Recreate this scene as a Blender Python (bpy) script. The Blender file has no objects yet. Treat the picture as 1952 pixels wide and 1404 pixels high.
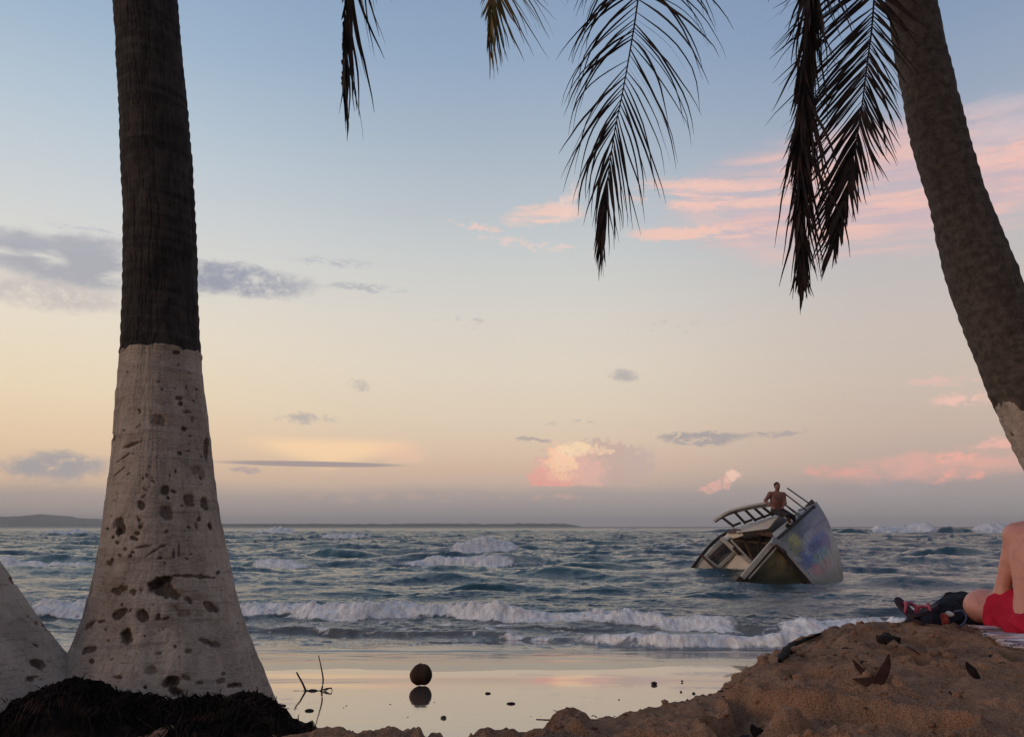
import bpy, math, random
import numpy as np
from mathutils import Vector
rng = np.random.default_rng(7)
random.seed(7)
R = math.radians
scene = bpy.context.scene
COL = scene.collection

# ------------------------------------------------------------------ camera
F = 1464.0                       # focal length in photograph pixels (1952 wide)
TH = math.atan(301.0 / F)        # upward pitch, horizon at row 1003 of 1404
EYE = np.array([0.0, 0.0, 1.6])
cam_d = bpy.data.cameras.new("camera")
cam_d.sensor_width = 36.0
cam_d.lens = 36.0 * F / 1952.0
cam_d.clip_start = 0.05
cam_d.clip_end = 20000
cam = bpy.data.objects.new("camera", cam_d)
cam.location = EYE
cam.rotation_euler = (R(90) + TH, 0, 0)
COL.objects.link(cam)
scene.camera = cam

def ray(u, v):
    dx = (u - 976.0) / F
    dy = (702.0 - v) / F
    return np.array([dx, math.cos(TH) - dy * math.sin(TH), math.sin(TH) + dy * math.cos(TH)])

def P(u, v, d):
    r = ray(u, v)
    return EYE + r * (d / r[1])

def PZ(u, v, z):
    r = ray(u, v)
    return EYE + r * ((z - EYE[2]) / r[2])

def azel(u, v):
    r = ray(u, v)
    return math.degrees(math.atan2(r[0], r[1])), math.degrees(math.atan2(r[2], math.hypot(r[0], r[1])))

def lin(c):
    return tuple(((x / 255.0) / 12.92 if x / 255.0 <= 0.04045 else ((x / 255.0 + 0.055) / 1.055) ** 2.4) for x in c)

# ------------------------------------------------------------------ node helper
class S:
    """a node socket with arithmetic"""
    nt = None
    def __init__(self, sock): self.s = sock
    def _m(self, op, *a):
        n = S.nt.nodes.new('ShaderNodeMath'); n.operation = op
        for i, x in enumerate((self,) + a):
            if isinstance(x, S): S.nt.links.new(x.s, n.inputs[i])
            else: n.inputs[i].default_value = x
        return S(n.outputs[0])
    def __add__(self, o): return self._m('ADD', o)
    __radd__ = __add__
    def __mul__(self, o): return self._m('MULTIPLY', o)
    __rmul__ = __mul__
    def __sub__(self, o): return self._m('SUBTRACT', o)
    def __rsub__(self, o): return (self * -1.0) + o
    def __truediv__(self, o): return self._m('DIVIDE', o)
    def max(self, o): return self._m('MAXIMUM', o)
    def min(self, o): return self._m('MINIMUM', o)
    def abs(self): return self._m('ABSOLUTE')
    def pow(self, o): return self._m('POWER', o)
    def ss(self, a, b, lo=0.0, hi=1.0):
        n = S.nt.nodes.new('ShaderNodeMapRange'); n.interpolation_type = 'SMOOTHSTEP'
        S.nt.links.new(self.s, n.inputs['Value'])
        if a > b: a, b, lo, hi = b, a, hi, lo
        n.inputs['From Min'].default_value = a; n.inputs['From Max'].default_value = b
        n.inputs['To Min'].default_value = lo; n.inputs['To Max'].default_value = hi
        return S(n.outputs[0])

def node(t, **kw):
    n = S.nt.nodes.new(t)
    for k, v in kw.items(): setattr(n, k, v)
    return n
def put(inp, x):
    if isinstance(x, S): S.nt.links.new(x.s, inp)
    elif isinstance(x, (tuple, list)) and len(x) == 3 and inp.type == 'RGBA': inp.default_value = (*x, 1)
    else: inp.default_value = x
def mixc(f, a, b, blend='MIX'):
    n = node('ShaderNodeMix', data_type='RGBA', blend_type=blend)
    put(n.inputs[0], f); put(n.inputs[6], a); put(n.inputs[7], b)
    return S(n.outputs[2])
def noise(vec, scale, detail=4.0, rough=0.5, dist=0.0, out=0):
    n = node('ShaderNodeTexNoise')
    put(n.inputs['Scale'], scale); put(n.inputs['Detail'], detail); put(n.inputs['Roughness'], rough); put(n.inputs['Distortion'], dist)
    if vec is not None: S.nt.links.new(vec.s, n.inputs['Vector'])
    return S(n.outputs[out])
def comb(x, y, z=0.0):
    n = node('ShaderNodeCombineXYZ')
    for i, q in enumerate((x, y, z)): put(n.inputs[i], q)
    return S(n.outputs[0])
def sep(v):
    n = node('ShaderNodeSeparateXYZ'); S.nt.links.new(v.s, n.inputs[0])
    return [S(o) for o in n.outputs]
def ramp(f, stops):
    n = node('ShaderNodeValToRGB')
    e = n.color_ramp.elements
    for i, (p, c) in enumerate(stops):
        if i < 2: x = e[i]; x.position = p
        else: x = e.new(p)
        x.color = (*c, 1)
    put(n.inputs[0], f)
    return S(n.outputs[0])
def mapping(vec, scale=(1, 1, 1), loc=(0, 0, 0), rot=(0, 0, 0)):
    n = node('ShaderNodeMapping')
    n.inputs['Scale'].default_value = scale; n.inputs['Location'].default_value = loc; n.inputs['Rotation'].default_value = rot
    S.nt.links.new(vec.s, n.inputs[0])
    return S(n.outputs[0])
def coords(kind='Object'):
    return S(node('ShaderNodeTexCoord').outputs[kind])
def attr(name, out='Fac'):
    return S(node('ShaderNodeAttribute', attribute_name=name).outputs[out])

# ------------------------------------------------------------------ sky
SUN_EL, SUN_AZ = 6.0, -113.0       # dusk: the sun is all but down, behind the viewer to the left
w = bpy.data.worlds.new("World"); scene.world = w; w.use_nodes = True
S.nt = w.node_tree; w.node_tree.nodes.clear()
dirv = coords('Generated')
dx, dy, dz = sep(dirv)
az = dx._m('ARCTAN2', dy) * 57.29578
el = dz._m('ARCSINE') * 57.29578
t = (el / 60.0).max(0.0)
def sramp(lst):
    return ramp(t, [(max(0, e / 60.0), lin(c)) for e, c in lst])
cen = sramp([(0, (158, 150, 149)), (1.2, (166, 155, 152)), (2.6, (196, 174, 160)), (4.2, (214, 185, 162)), (6, (221, 196, 172)), (8, (222, 204, 181)),
             (11.7, (221, 209, 192)), (15.5, (213, 207, 198)), (19.3, (200, 202, 200)), (23, (184, 192, 198)), (28, (164, 178, 193)), (33, (145, 165, 190)), (38, (132, 155, 184)), (48, (112, 137, 172)), (60, (96, 122, 160))])
lef = sramp([(0, (182, 170, 158)), (1.5, (196, 174, 156)), (3.2, (220, 188, 160)), (5.5, (232, 202, 168)), (9, (234, 214, 184)), (13, (230, 218, 198)), (17, (217, 213, 205)),
             (21, (203, 207, 209)), (26, (182, 196, 208)), (32, (156, 178, 200)), (38, (136, 162, 193)), (60, (96, 124, 165))])
rig = sramp([(0, (146, 141, 145)), (1.2, (150, 144, 146)), (2.6, (168, 153, 151)), (4.2, (190, 168, 157)), (6.5, (199, 178, 164)), (10, (202, 186, 173)),
             (14, (199, 187, 180)), (18, (187, 184, 184)), (22, (172, 178, 188)), (27, (151, 164, 184)), (33, (129, 150, 179)), (40, (114, 138, 170)), (60, (90, 114, 150))])
bck = sramp([(0, (96, 86, 80)), (6, (124, 112, 104)), (15, (146, 138, 134)), (30, (142, 148, 160)), (60, (104, 126, 158))])
sky = mixc(az.ss(-32, 0), lef, cen)
sky = mixc(az.ss(2, 30), sky, rig)
sky = mixc(az.abs().ss(50, 110), sky, bck)

sc1 = comb(az * 0.055, el * 0.19)
n_big = noise(sc1, 3.2, 6, 0.56, 0.35)
n_str = noise(comb(az * 0.055 - el * 0.05 + 4.3, el * 0.42 + az * 0.035 + 2.1), 2.6, 9, 0.62, 0.35)
n_fin = noise(comb(az * 0.22, el * 0.5), 4.0, 6, 0.6, 0.4)
n_puf = noise(comb(az * 0.5, el * 0.62), 3.6, 9, 0.62, 0.35)
n_wob = noise(comb(az * 0.5, el * 0.62), 1.5, 6, 0.6, 0.2)
n_mix = n_wob * 0.7 + n_puf * 0.3
wx_ = node('ShaderNodeTexNoise'); wx_.inputs['Scale'].default_value = 0.55; wx_.inputs['Detail'].default_value = 5; wx_.inputs['Roughness'].default_value = 0.6
S.nt.links.new(comb(az * 0.55, el * 1.1).s, wx_.inputs['Vector'])
wr_, wg_, wb_ = sep(S(wx_.outputs['Color']))
wy_ = node('ShaderNodeTexNoise'); wy_.inputs['Scale'].default_value = 2.6; wy_.inputs['Detail'].default_value = 6; wy_.inputs['Roughness'].default_value = 0.65
S.nt.links.new(comb(az * 0.55, el * 0.9).s, wy_.inputs['Vector'])
hr_, hg_, hb_ = sep(S(wy_.outputs['Color']))
azw = az + (wr_ - 0.5) * 3.0 + (hr_ - 0.5) * 1.3
elw = el + (wg_ - 0.5) * 1.0 + (hg_ - 0.5) * 0.8
def blob(u, v, ru, rv, tilt=0.0, inner=0.0, warp=True):
    a0, e0 = azel(u, v)
    a1, _ = azel(u + ru, v); _, e1 = azel(u, v - rv)
    ra, re = abs(a1 - a0), abs(e1 - e0)
    A = ((azw if warp else az) - a0); E = ((elw if warp else el) - e0)
    if tilt: E = E - A * tilt
    r2 = (A / ra).pow(2.0) + (E / re).pow(2.0)
    return r2.ss(1.0, inner)
def add_cloud(col_, mask):
    global sky
    sky = mixc(mask.max(0.0).min(1.0), sky, col_)

# long mauve bank low over the sea
bank = el + (n_big - 0.5) * 1.5 - az * 0.004
add_cloud(lin((164, 154, 153)), bank.ss(3.2, 2.0) * az.abs().ss(70, 45) * 0.6)
add_cloud(lin((205, 172, 160)), blob(760, 948, 330, 9, 0.0) * n_fin.ss(0.45, 0.6) * 0.5)
add_cloud(lin((214, 172, 160)), blob(1060, 948, 60, 8, 0.0) * n_fin.ss(0.4, 0.6) * 0.7)
# veil of pink cirrus on the right
v1 = blob(1660, 365, 590, 160, -0.03, 0.1)
add_cloud(lin((205, 178, 184)), v1 * (n_big.ss(0.25, 0.65) * 0.6 + 0.3))
add_cloud(lin((236, 190, 178)), v1 * n_str.ss(0.38, 0.72) * 1.0)
add_cloud(lin((244, 188, 172)), blob(1920, 300, 190, 60, 0.0) * n_str.ss(0.38, 0.62))
add_cloud(lin((236, 194, 182)), blob(1340, 372, 210, 38, -0.12, 0.2) * n_str.ss(0.36, 0.55) * 0.95)
add_cloud(lin((238, 194, 180)), blob(1350, 445, 200, 16, -0.06, 0.2) * n_str.ss(0.36, 0.52) * 0.9)
add_cloud(lin((206, 190, 194)), blob(1900, 250, 220, 90, 0.0) * n_big.ss(0.35, 0.6) * 0.7)
# wisps in the middle
add_cloud(lin((240, 200, 184)), blob(1035, 410, 95, 26, 0.06, 0.2) * n_str.ss(0.33, 0.58) * 0.85)
add_cloud(lin((238, 205, 194)), blob(1078, 388, 26, 38, 1.2, 0.1) * n_mix.ss(0.35, 0.62) * 0.8)
add_cloud(lin((236, 200, 188)), blob(915, 432, 60, 10, -0.15) * n_fin.ss(0.35, 0.6) * 0.8)
add_cloud(lin((232, 204, 194)), blob(1020, 468, 150, 14, -0.12) * n_fin.ss(0.42, 0.65) * 0.7)
# grey clouds on the left
g1 = blob(190, 505, 300, 62, 0.0, 0.25)
add_cloud(lin((160, 161, 172)), g1 * n_big.ss(0.3, 0.55) * 0.85)
add_cloud(lin((196, 186, 184)), blob(90, 562, 190, 36, 0.0, 0.1) * n_mix.ss(0.3, 0.55) * 0.85)
add_cloud(lin((150, 154, 168)), blob(440, 532, 180, 38, -0.02, 0.2) * (n_mix * 0.6 + n_big * 0.5).ss(0.42, 0.6) * 0.92)
add_cloud(lin((172, 174, 182)), blob(120, 470, 150, 16) * n_fin.ss(0.3, 0.55) * 0.7)
add_cloud(lin((176, 178, 186)), blob(640, 500, 100, 12) * n_fin.ss(0.42, 0.6) * 0.7)
add_cloud(lin((178, 178, 184)), blob(690, 549, 110, 10) * n_fin.ss(0.42, 0.58) * 0.8)
add_cloud(lin((176, 180, 190)), blob(160, 435, 90, 7) * n_fin.ss(0.35, 0.6) * 0.6)
add_cloud(lin((186, 186, 192)), blob(760, 405, 60, 22) * n_mix.ss(0.42, 0.65) * 0.5)
# small grey puffs
add_cloud(lin((176, 170, 168)), blob(1192, 713, 36, 15, -0.08) * n_mix.ss(0.3, 0.55) * 0.85)
add_cloud(lin((186, 178, 172)), blob(686, 735, 34, 13) * n_mix.ss(0.38, 0.6) * 0.9)
add_cloud(lin((182, 174, 168)), blob(580, 797, 75, 11) * n_mix.ss(0.38, 0.58) * 0.9)
add_cloud(lin((186, 182, 178)), blob(880, 612, 130, 16) * n_fin.ss(0.54, 0.66) * 0.6)
add_cloud(lin((186, 178, 176)), blob(1290, 622, 170, 14) * n_fin.ss(0.56, 0.68) * 0.5)
add_cloud(lin((190, 178, 168)), blob(1095, 804, 80, 6) * n_fin.ss(0.45, 0.6) * 0.7)
add_cloud(lin((168, 158, 158)), blob(1340, 836, 100, 17, 0.0, 0.2) * n_fin.ss(0.32, 0.5) * 0.95)
add_cloud(lin((172, 160, 160)), blob(1470, 828, 80, 8, 0.03) * n_fin.ss(0.36, 0.56) * 0.9)
add_cloud(lin((178, 164, 158)), blob(1015, 840, 36, 5) * 0.9)
# grey puff far left
add_cloud(lin((166, 160, 162)), blob(105, 888, 130, 36, 0.0, 0.15) * (n_mix).ss(0.33, 0.52) * 0.95)
# lit anvil
an_a, an_e = azel(625, 884)
A = (az - an_a); E = el - an_e
tri = (E - (A.abs() * 0.25)).ss(-0.85, 0.5) * E.ss(2.2, 1.2) * A.abs().ss(8.0, 2.2)
add_cloud(lin((252, 214, 170)), tri * 0.95)
add_cloud(lin((252, 200, 170)), blob(760, 862, 75, 24) * 0.4)
add_cloud(lin((168, 152, 150)), blob(595, 884, 200, 6.5, 0.0, 0.3, False) * n_big.ss(0.15, 0.4))
add_cloud(lin((186, 166, 160)), blob(468, 896, 36, 9) * n_puf.ss(0.3, 0.5))
# towering cumulus, lit on its left edge
cu = blob(1130, 892, 155, 72, 0.0, 0.0); cu = cu + ((n_puf - 0.5) * 2.4 + (n_wob - 0.5) * 1.5) * cu.ss(0.0, 0.3)
add_cloud(lin((200, 172, 162)), (cu * (el - azel(1100, 928)[1]).ss(-0.2, 0.2)).ss(0.3, 0.55) * 0.8)
def puff(u, v, ru, rv, c, k=2.4, lo=0.2, hi=0.95, op=0.92):
    m = blob(u, v, ru, rv, 0.0, 0.0); m = m + ((n_puf - 0.5) * k + (n_wob - 0.5) * 1.5) * m.ss(0.0, 0.25)
    add_cloud(lin(c), (m * (el - azel(u, 926)[1]).ss(-0.15, 0.12)).ss(lo, hi) * op)
puff(1078, 898, 92, 60, (238, 184, 164))
puff(1050, 912, 74, 34, (236, 170, 156), lo=.25, hi=.8)
puff(1120, 900, 60, 50, (226, 182, 168), op=.6)
puff(1068, 882, 46, 52, (252, 202, 166))
puff(1074, 876, 34, 36, (252, 208, 172), op=.75)
puff(1100, 853, 50, 19, (253, 220, 180), op=.85)
puff(1136, 860, 30, 13, (250, 210, 176), op=0.7)
add_cloud(lin((232, 160, 150)), blob(1040, 922, 60, 12) * n_puf.ss(.4, .6) * (el - azel(1040, 926)[1]).ss(-.1, .1) * .7)
add_cloud(lin((214, 168, 160)), blob(1085, 885, 60, 45) * n_puf.ss(0.54, 0.68) * 0.35)
add_cloud(lin((200, 176, 168)), blob(1215, 880, 50, 46) * n_puf.ss(0.3, 0.6) * 0.8)
# small pink cumulus over the wreck
m = blob(1374, 917, 52, 17, 0.5); m = m + ((n_puf - 0.5) * 4.0) * m.ss(0.0, 0.3)
add_cloud(lin((240, 182, 168)), m.ss(0.2, 0.95) * 0.75)
puff(1396, 905, 26, 14, (248, 206, 186), op=.8)
# pink band on the right
add_cloud(lin((232, 174, 160)), blob(1790, 886, 300, 38, 0.055, 0.0) * (n_big * .6 + n_wob * .4).ss(0.28, 0.6) * 0.85)
add_cloud(lin((246, 168, 152)), blob(1590, 897, 80, 16, -0.05) * n_wob.ss(0.25, 0.6) * 0.6)
add_cloud(lin((250, 178, 160)), blob(1815, 868, 44, 13) * n_puf.ss(0.34, 0.58) * 0.8)
add_cloud(lin((250, 172, 156)), blob(1805, 906, 24, 16, 0.3) * n_puf.ss(0.36, 0.58) * 0.8)
add_cloud(lin((250, 172, 156)), blob(1866, 908, 20, 14) * n_puf.ss(0.34, 0.58) * 0.8)
add_cloud(lin((244, 184, 170)), blob(1910, 842, 90, 14, 0.05) * n_fin.ss(0.3, 0.5) * 0.8)
add_cloud(lin((238, 192, 176)), blob(1830, 761, 90, 17) * n_fin.ss(0.34, 0.58) * 0.95)
add_cloud(lin((230, 188, 176)), blob(1810, 724, 110, 14) * n_fin.ss(0.36, 0.62) * 0.75)
add_cloud(lin((170, 158, 162)), blob(1700, 928, 100, 22) * n_puf.ss(0.36, 0.55) * 0.7)

nish = node('ShaderNodeTexSky', sky_type='NISHITA')
nish.sun_disc = False
nish.sun_elevation = R(SUN_EL); nish.sun_rotation = R(SUN_AZ)
bg1 = node('ShaderNodeBackground'); put(bg1.inputs[0], sky); bg1.inputs[1].default_value = 1.05
bg2 = node('ShaderNodeBackground'); S.nt.links.new(nish.outputs[0], bg2.inputs[0]); bg2.inputs[1].default_value = 0.004
addn = node('ShaderNodeAddShader')
S.nt.links.new(bg1.outputs[0], addn.inputs[0]); S.nt.links.new(bg2.outputs[0], addn.inputs[1])
outn = node('ShaderNodeOutputWorld'); S.nt.links.new(addn.outputs[0], outn.inputs[0])
try: w.cycles.sampling_method = 'MANUAL'; w.cycles.sample_map_resolution = 512
except Exception: pass

sun_d = bpy.data.lights.new("sun", 'SUN'); sun_d.energy = 1.35; sun_d.angle = R(35); sun_d.color = (1.0, 0.78, 0.62)
sun = bpy.data.objects.new("sun", sun_d); COL.objects.link(sun)
sd = Vector((math.sin(R(SUN_AZ)) * math.cos(R(SUN_EL)), math.cos(R(SUN_AZ)) * math.cos(R(SUN_EL)), math.sin(R(SUN_EL))))
sun.rotation_euler = sd.to_track_quat('Z', 'Y').to_euler()

scene.view_settings.view_transform = 'Standard'
scene.view_settings.look = 'None'
scene.view_settings.exposure = 0.0
scene.view_settings.gamma = 1.0
scene.view_settings.use_curve_mapping = False
scene.cycles.max_bounces = 6
scene.cycles.volume_bounces = 0
scene.cycles.use_denoising = True
scene.cycles.sample_clamp_indirect = 2.0
scene.cycles.sample_clamp_direct = 4.0

# ------------------------------------------------------------------ numpy helpers
def _hash(ix, iy, iz, seed):
    h = (ix.astype(np.int32).astype(np.uint32) * np.uint32(374761393) + iy.astype(np.int32).astype(np.uint32) * np.uint32(668265263)
         + iz.astype(np.int32).astype(np.uint32) * np.uint32(2147483647) + np.uint32((seed * 974634777) & 0xffffffff))
    h = (h ^ (h >> np.uint32(13))) * np.uint32(1274126177)
    return ((h ^ (h >> np.uint32(16))) & np.uint32(0xffff)).astype(np.float32) * np.float32(1 / 65535.0)
def vnoise(x, y, z=None, seed=0):
    x, y = np.broadcast_arrays(np.asarray(x, np.float32), np.asarray(y, np.float32))
    ix, iy = np.floor(x), np.floor(y); fx, fy = x - ix, y - iy
    ux, uy = fx * fx * fx * (fx * (fx * 6 - 15) + 10), fy * fy * fy * (fy * (fy * 6 - 15) + 10)
    if z is None:
        z0 = np.zeros_like(ix)
        a, b = _hash(ix, iy, z0, seed), _hash(ix + 1, iy, z0, seed)
        c, d = _hash(ix, iy + 1, z0, seed), _hash(ix + 1, iy + 1, z0, seed)
        return a + (b - a) * ux + (c - a) * uy + (a - b - c + d) * ux * uy
    z = np.broadcast_to(np.asarray(z, np.float32), x.shape)
    iz = np.floor(z); fz = z - iz; uz = fz * fz * (3 - 2 * fz)
    r = []
    for k in (0, 1):
        a, b = _hash(ix, iy, iz + k, seed), _hash(ix + 1, iy, iz + k, seed)
        c, d = _hash(ix, iy + 1, iz + k, seed), _hash(ix + 1, iy + 1, iz + k, seed)
        r.append(a + (b - a) * ux + (c - a) * uy + (a - b - c + d) * ux * uy)
    return r[0] + (r[1] - r[0]) * uz
def fbm(x, y, z=None, oct=4, seed=0, gain=0.5, ridge=False):
    s = 0.0; a = 1.0; tot = 0.0
    ca, sa = math.cos(0.6), math.sin(0.6)
    for o in range(oct):
        n = vnoise(x, y, z, seed + o * 17)
        if ridge: n = 1 - np.abs(2 * n - 1)
        s = s + a * n; tot += a; a *= gain
        x, y = (x * ca - y * sa) * 2.03 + 11.3, (x * sa + y * ca) * 2.03 + 5.1
        if z is not None: z = np.asarray(z) * 2.03 + 3.7
    return s / tot
def sst(a, b, x):
    t = np.clip((np.asarray(x, float) - a) / (b - a), 0, 1)
    return t * t * (3 - 2 * t)
def lerp(a, b, t): return a + (b - a) * t
def unit(v): v = np.asarray(v, float); return v / (np.linalg.norm(v) + 1e-12)

def mesh_np(name, V, Fc, mat=None, parent=None, smooth=True, attrs=None, uv=None):
    V = np.asarray(V, np.float64).reshape(-1, 3)
    me = bpy.data.meshes.new(name)
    if isinstance(Fc, np.ndarray):
        n, k = Fc.shape
        me.vertices.add(len(V)); me.vertices.foreach_set('co', V.astype(np.float32).ravel())
        me.loops.add(n * k); me.loops.foreach_set('vertex_index', Fc.astype(np.int32).ravel())
        me.polygons.add(n); me.polygons.foreach_set('loop_start', np.arange(0, n * k, k, dtype=np.int32))
        me.update(calc_edges=True); me.validate()
    else:
        me.from_pydata([tuple(p) for p in V], [], [tuple(int(i) for i in f) for f in Fc]); me.update()
    if smooth: me.polygons.foreach_set('use_smooth', np.ones(len(me.polygons), bool))
    if attrs:
        for k_, a in attrs.items():
            at = me.attributes.new(k_, 'FLOAT', 'POINT'); at.data.foreach_set('value', np.asarray(a, np.float32).ravel())
    if uv is not None:
        l = me.uv_layers.new(name='UVMap')
        li = np.zeros(len(me.loops), np.int32); me.loops.foreach_get('vertex_index', li)
        l.data.foreach_set('uv', np.asarray(uv, np.float32)[li].ravel())
    if mat: me.materials.append(mat)
    o = bpy.data.objects.new(name, me); COL.objects.link(o)
    if parent is not None: attach(o, parent)
    return o
def attach(o, parent):
    o.parent = parent
    o.matrix_parent_inverse = parent.matrix_world.inverted() if parent.type != 'EMPTY' else \
        __import__('mathutils').Matrix.Translation(-Vector(parent.location))
def grid_faces(nr, nc, wrap=False):
    i = np.arange(nr - 1)[:, None]; j = np.arange(nc if wrap else nc - 1)[None, :]
    j2 = (j + 1) % nc
    a = i * nc + j; b = i * nc + j2; c = (i + 1) * nc + j2; d = (i + 1) * nc + j
    return np.stack([a, b, c, d], -1).reshape(-1, 4)
def empty(name, loc, label, cat, group=None):
    o = bpy.data.objects.new(name, None); o.location = tuple(loc); o.empty_display_size = 0.1
    COL.objects.link(o); tag(o, label, cat, group)
    return o
def tag(o, label, cat, group=None):
    o['label'] = label; o['category'] = cat
    if group: o['group'] = group
    return o
class MB:
    """collects shapes into one mesh"""
    def __init__(self): self.v = []; self.f = []
    def add(self, V, Fs):
        n = len(self.v); self.v += [tuple(p) for p in V]; self.f += [tuple(int(i) + n for i in f) for f in Fs]
        return self
    def tube(self, pts, rad, n=8, caps=True, up=(0, 0, 1)):
        pts = [np.asarray(p, float) for p in pts]
        if np.isscalar(rad): rad = [rad] * len(pts)
        V = []
        for i, p in enumerate(pts):
            T = unit(pts[min(i + 1, len(pts) - 1)] - pts[max(i - 1, 0)])
            A = np.cross(T, up)
            if np.linalg.norm(A) < 0.1: A = np.cross(T, (0.9, 0.3, 0.1))
            A = unit(A); B = np.cross(T, A)
            for k in range(n):
                q = 2 * math.pi * k / n
                V.append(p + rad[i] * (A * math.cos(q) + B * math.sin(q)))
        Fs = [tuple(f) for f in grid_faces(len(pts), n, True)]
        if caps:
            Fs.append(tuple(range(n - 1, -1, -1))); Fs.append(tuple(range((len(pts) - 1) * n, len(pts) * n)))
        return self.add(V, Fs)
    def plate(self, pts, off):
        """polygon extruded by the vector off"""
        n = len(pts); pts = [np.asarray(p, float) for p in pts]; off = np.asarray(off, float)
        V = pts + [p + off for p in pts]
        Fs = [tuple(range(n)), tuple(range(2 * n - 1, n - 1, -1))] + [(i, (i + 1) % n + 0, (i + 1) % n + n, i + n) for i in range(n)]
        Fs = Fs[:2] + [tuple(reversed(f)) for f in Fs[2:]]
        return self.add(V, Fs)
    def bar(self, a, b, wdt, thk, nrm):
        a = np.asarray(a, float); b = np.asarray(b, float); T = unit(b - a)
        N = unit(np.asarray(nrm, float) - T * np.dot(T, nrm)); W = np.cross(T, N)
        V = [p + W * sx * wdt / 2 + N * sz * thk / 2 for p in (a, b) for sx, sz in ((-1, -1), (1, -1), (1, 1), (-1, 1))]
        return self.add(V, [(0, 1, 2, 3), (7, 6, 5, 4), (0, 4, 5, 1), (1, 5, 6, 2), (2, 6, 7, 3), (3, 7, 4, 0)])
    def build(self, name, mat, parent=None, smooth=False, bevel=0.0):
        o = mesh_np(name, np.array(self.v), self.f, mat, parent, smooth)
        import bmesh
        bm = bmesh.new(); bm.from_mesh(o.data); bmesh.ops.recalc_face_normals(bm, faces=bm.faces); bm.to_mesh(o.data); bm.free()
        if bevel:
            m = o.modifiers.new('bevel', 'BEVEL'); m.width = bevel; m.segments = 2; m.limit_method = 'ANGLE'
        return o

# signed distance modelling
def surfnet(f, lo, hi, h):
    lo = np.asarray(lo, float); hi = np.asarray(hi, float)
    n = np.ceil((hi - lo) / h).astype(int) + 1
    B = 6
    nb = (n + B - 1) // B
    ax = [lo[i] + (np.arange(nb[i]) + 0.5) * B * h for i in range(3)]
    G = np.stack(np.meshgrid(*ax, indexing='ij'), -1).reshape(-1, 3)
    dc = f(G).reshape(nb)
    act = np.abs(dc) < B * h * 1.6
    D = np.repeat(np.repeat(np.repeat(np.sign(dc) * 9.0, B, 0), B, 1), B, 2)[:n[0], :n[1], :n[2]].copy()
    M = np.repeat(np.repeat(np.repeat(act, B, 0), B, 1), B, 2)[:n[0], :n[1], :n[2]]
    idx = np.argwhere(M)
    for s in range(0, len(idx), 400000):
        q = idx[s:s + 400000]
        D[q[:, 0], q[:, 1], q[:, 2]] = f(lo + q * h)
    ins = D < 0
    c = n - 1
    cnt = np.zeros(c, int); acc = np.zeros((*c, 3))
    for axis in range(3):
        o = [q for q in range(3) if q != axis]
        sl0 = [slice(None)] * 3; sl1 = [slice(None)] * 3
        sl0[axis] = slice(0, -1); sl1[axis] = slice(1, None)
        d0, d1 = D[tuple(sl0)], D[tuple(sl1)]
        cr = (d0 < 0) != (d1 < 0)
        tt = np.where(cr, d0 / np.where(cr, d0 - d1, 1), 0)
        for a in (0, 1):
            for b in (0, 1):
                s = [slice(None)] * 3
                s[o[0]] = slice(a, a + c[o[0]]); s[o[1]] = slice(b, b + c[o[1]])
                cc = cr[tuple(s)]; t_ = tt[tuple(s)]
                cnt += cc
                acc[..., axis] += np.where(cc, t_, 0)
                acc[..., o[0]] += cc * a; acc[..., o[1]] += cc * b
    has = cnt > 0
    vid = -np.ones(c, int); vid[has] = np.arange(has.sum())
    cells = np.argwhere(has)
    V = lo + (cells + acc[has] / cnt[has][:, None]) * h
    Q = []
    for axis in range(3):
        o1, o2 = (axis + 1) % 3, (axis + 2) % 3
        sl0 = [slice(None)] * 3; sl1 = [slice(None)] * 3
        sl0[axis] = slice(0, -1); sl1[axis] = slice(1, None)
        i0, i1 = ins[tuple(sl0)], ins[tuple(sl1)]
        e = np.argwhere(i0 != i1)
        e = e[(e[:, o1] > 0) & (e[:, o2] > 0) & (e[:, o1] < c[o1]) & (e[:, o2] < c[o2])]
        fl = i0[e[:, 0], e[:, 1], e[:, 2]]
        def cell(da, db):
            q = e.copy(); q[:, o1] -= da; q[:, o2] -= db
            return vid[q[:, 0], q[:, 1], q[:, 2]]
        q4 = np.stack([cell(1, 1), cell(0, 1), cell(0, 0), cell(1, 0)], -1)
        q4[~fl] = q4[~fl][:, ::-1]
        Q.append(q4)
    Q = np.concatenate(Q); Q = Q[(Q >= 0).all(1)]
    return V, Q
def sd_cone(p, a, b, ra, rb):
    a = np.asarray(a, float); b = np.asarray(b, float)
    ba = b - a; t_ = np.clip(((p - a) @ ba) / (ba @ ba + 1e-9), 0, 1)
    return np.linalg.norm(p - a - t_[:, None] * ba, axis=1) - (ra + (rb - ra) * t_)
def sd_ell(p, c, r, rot=None):
    q = p - np.asarray(c, float)
    if rot is not None: q = q @ rot
    r = np.asarray(r, float)
    k0 = np.linalg.norm(q / r, axis=1); k1 = np.linalg.norm(q / (r * r), axis=1) + 1e-9
    return k0 * (k0 - 1) / k1
def smin(a, b, k):
    h = np.maximum(k - np.abs(a - b), 0) / k
    return np.minimum(a, b) - h * h * k * 0.25
def smax(a, b, k): return -smin(-a, -b, k)
def rotz(a): c, s = math.cos(a), math.sin(a); return np.array([[c, -s, 0], [s, c, 0], [0, 0, 1.0]])
def rotx(a): c, s = math.cos(a), math.sin(a); return np.array([[1.0, 0, 0], [0, c, -s], [0, s, c]])
def roty(a): c, s = math.cos(a), math.sin(a); return np.array([[c, 0, s], [0, 1.0, 0], [-s, 0, c]])

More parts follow.
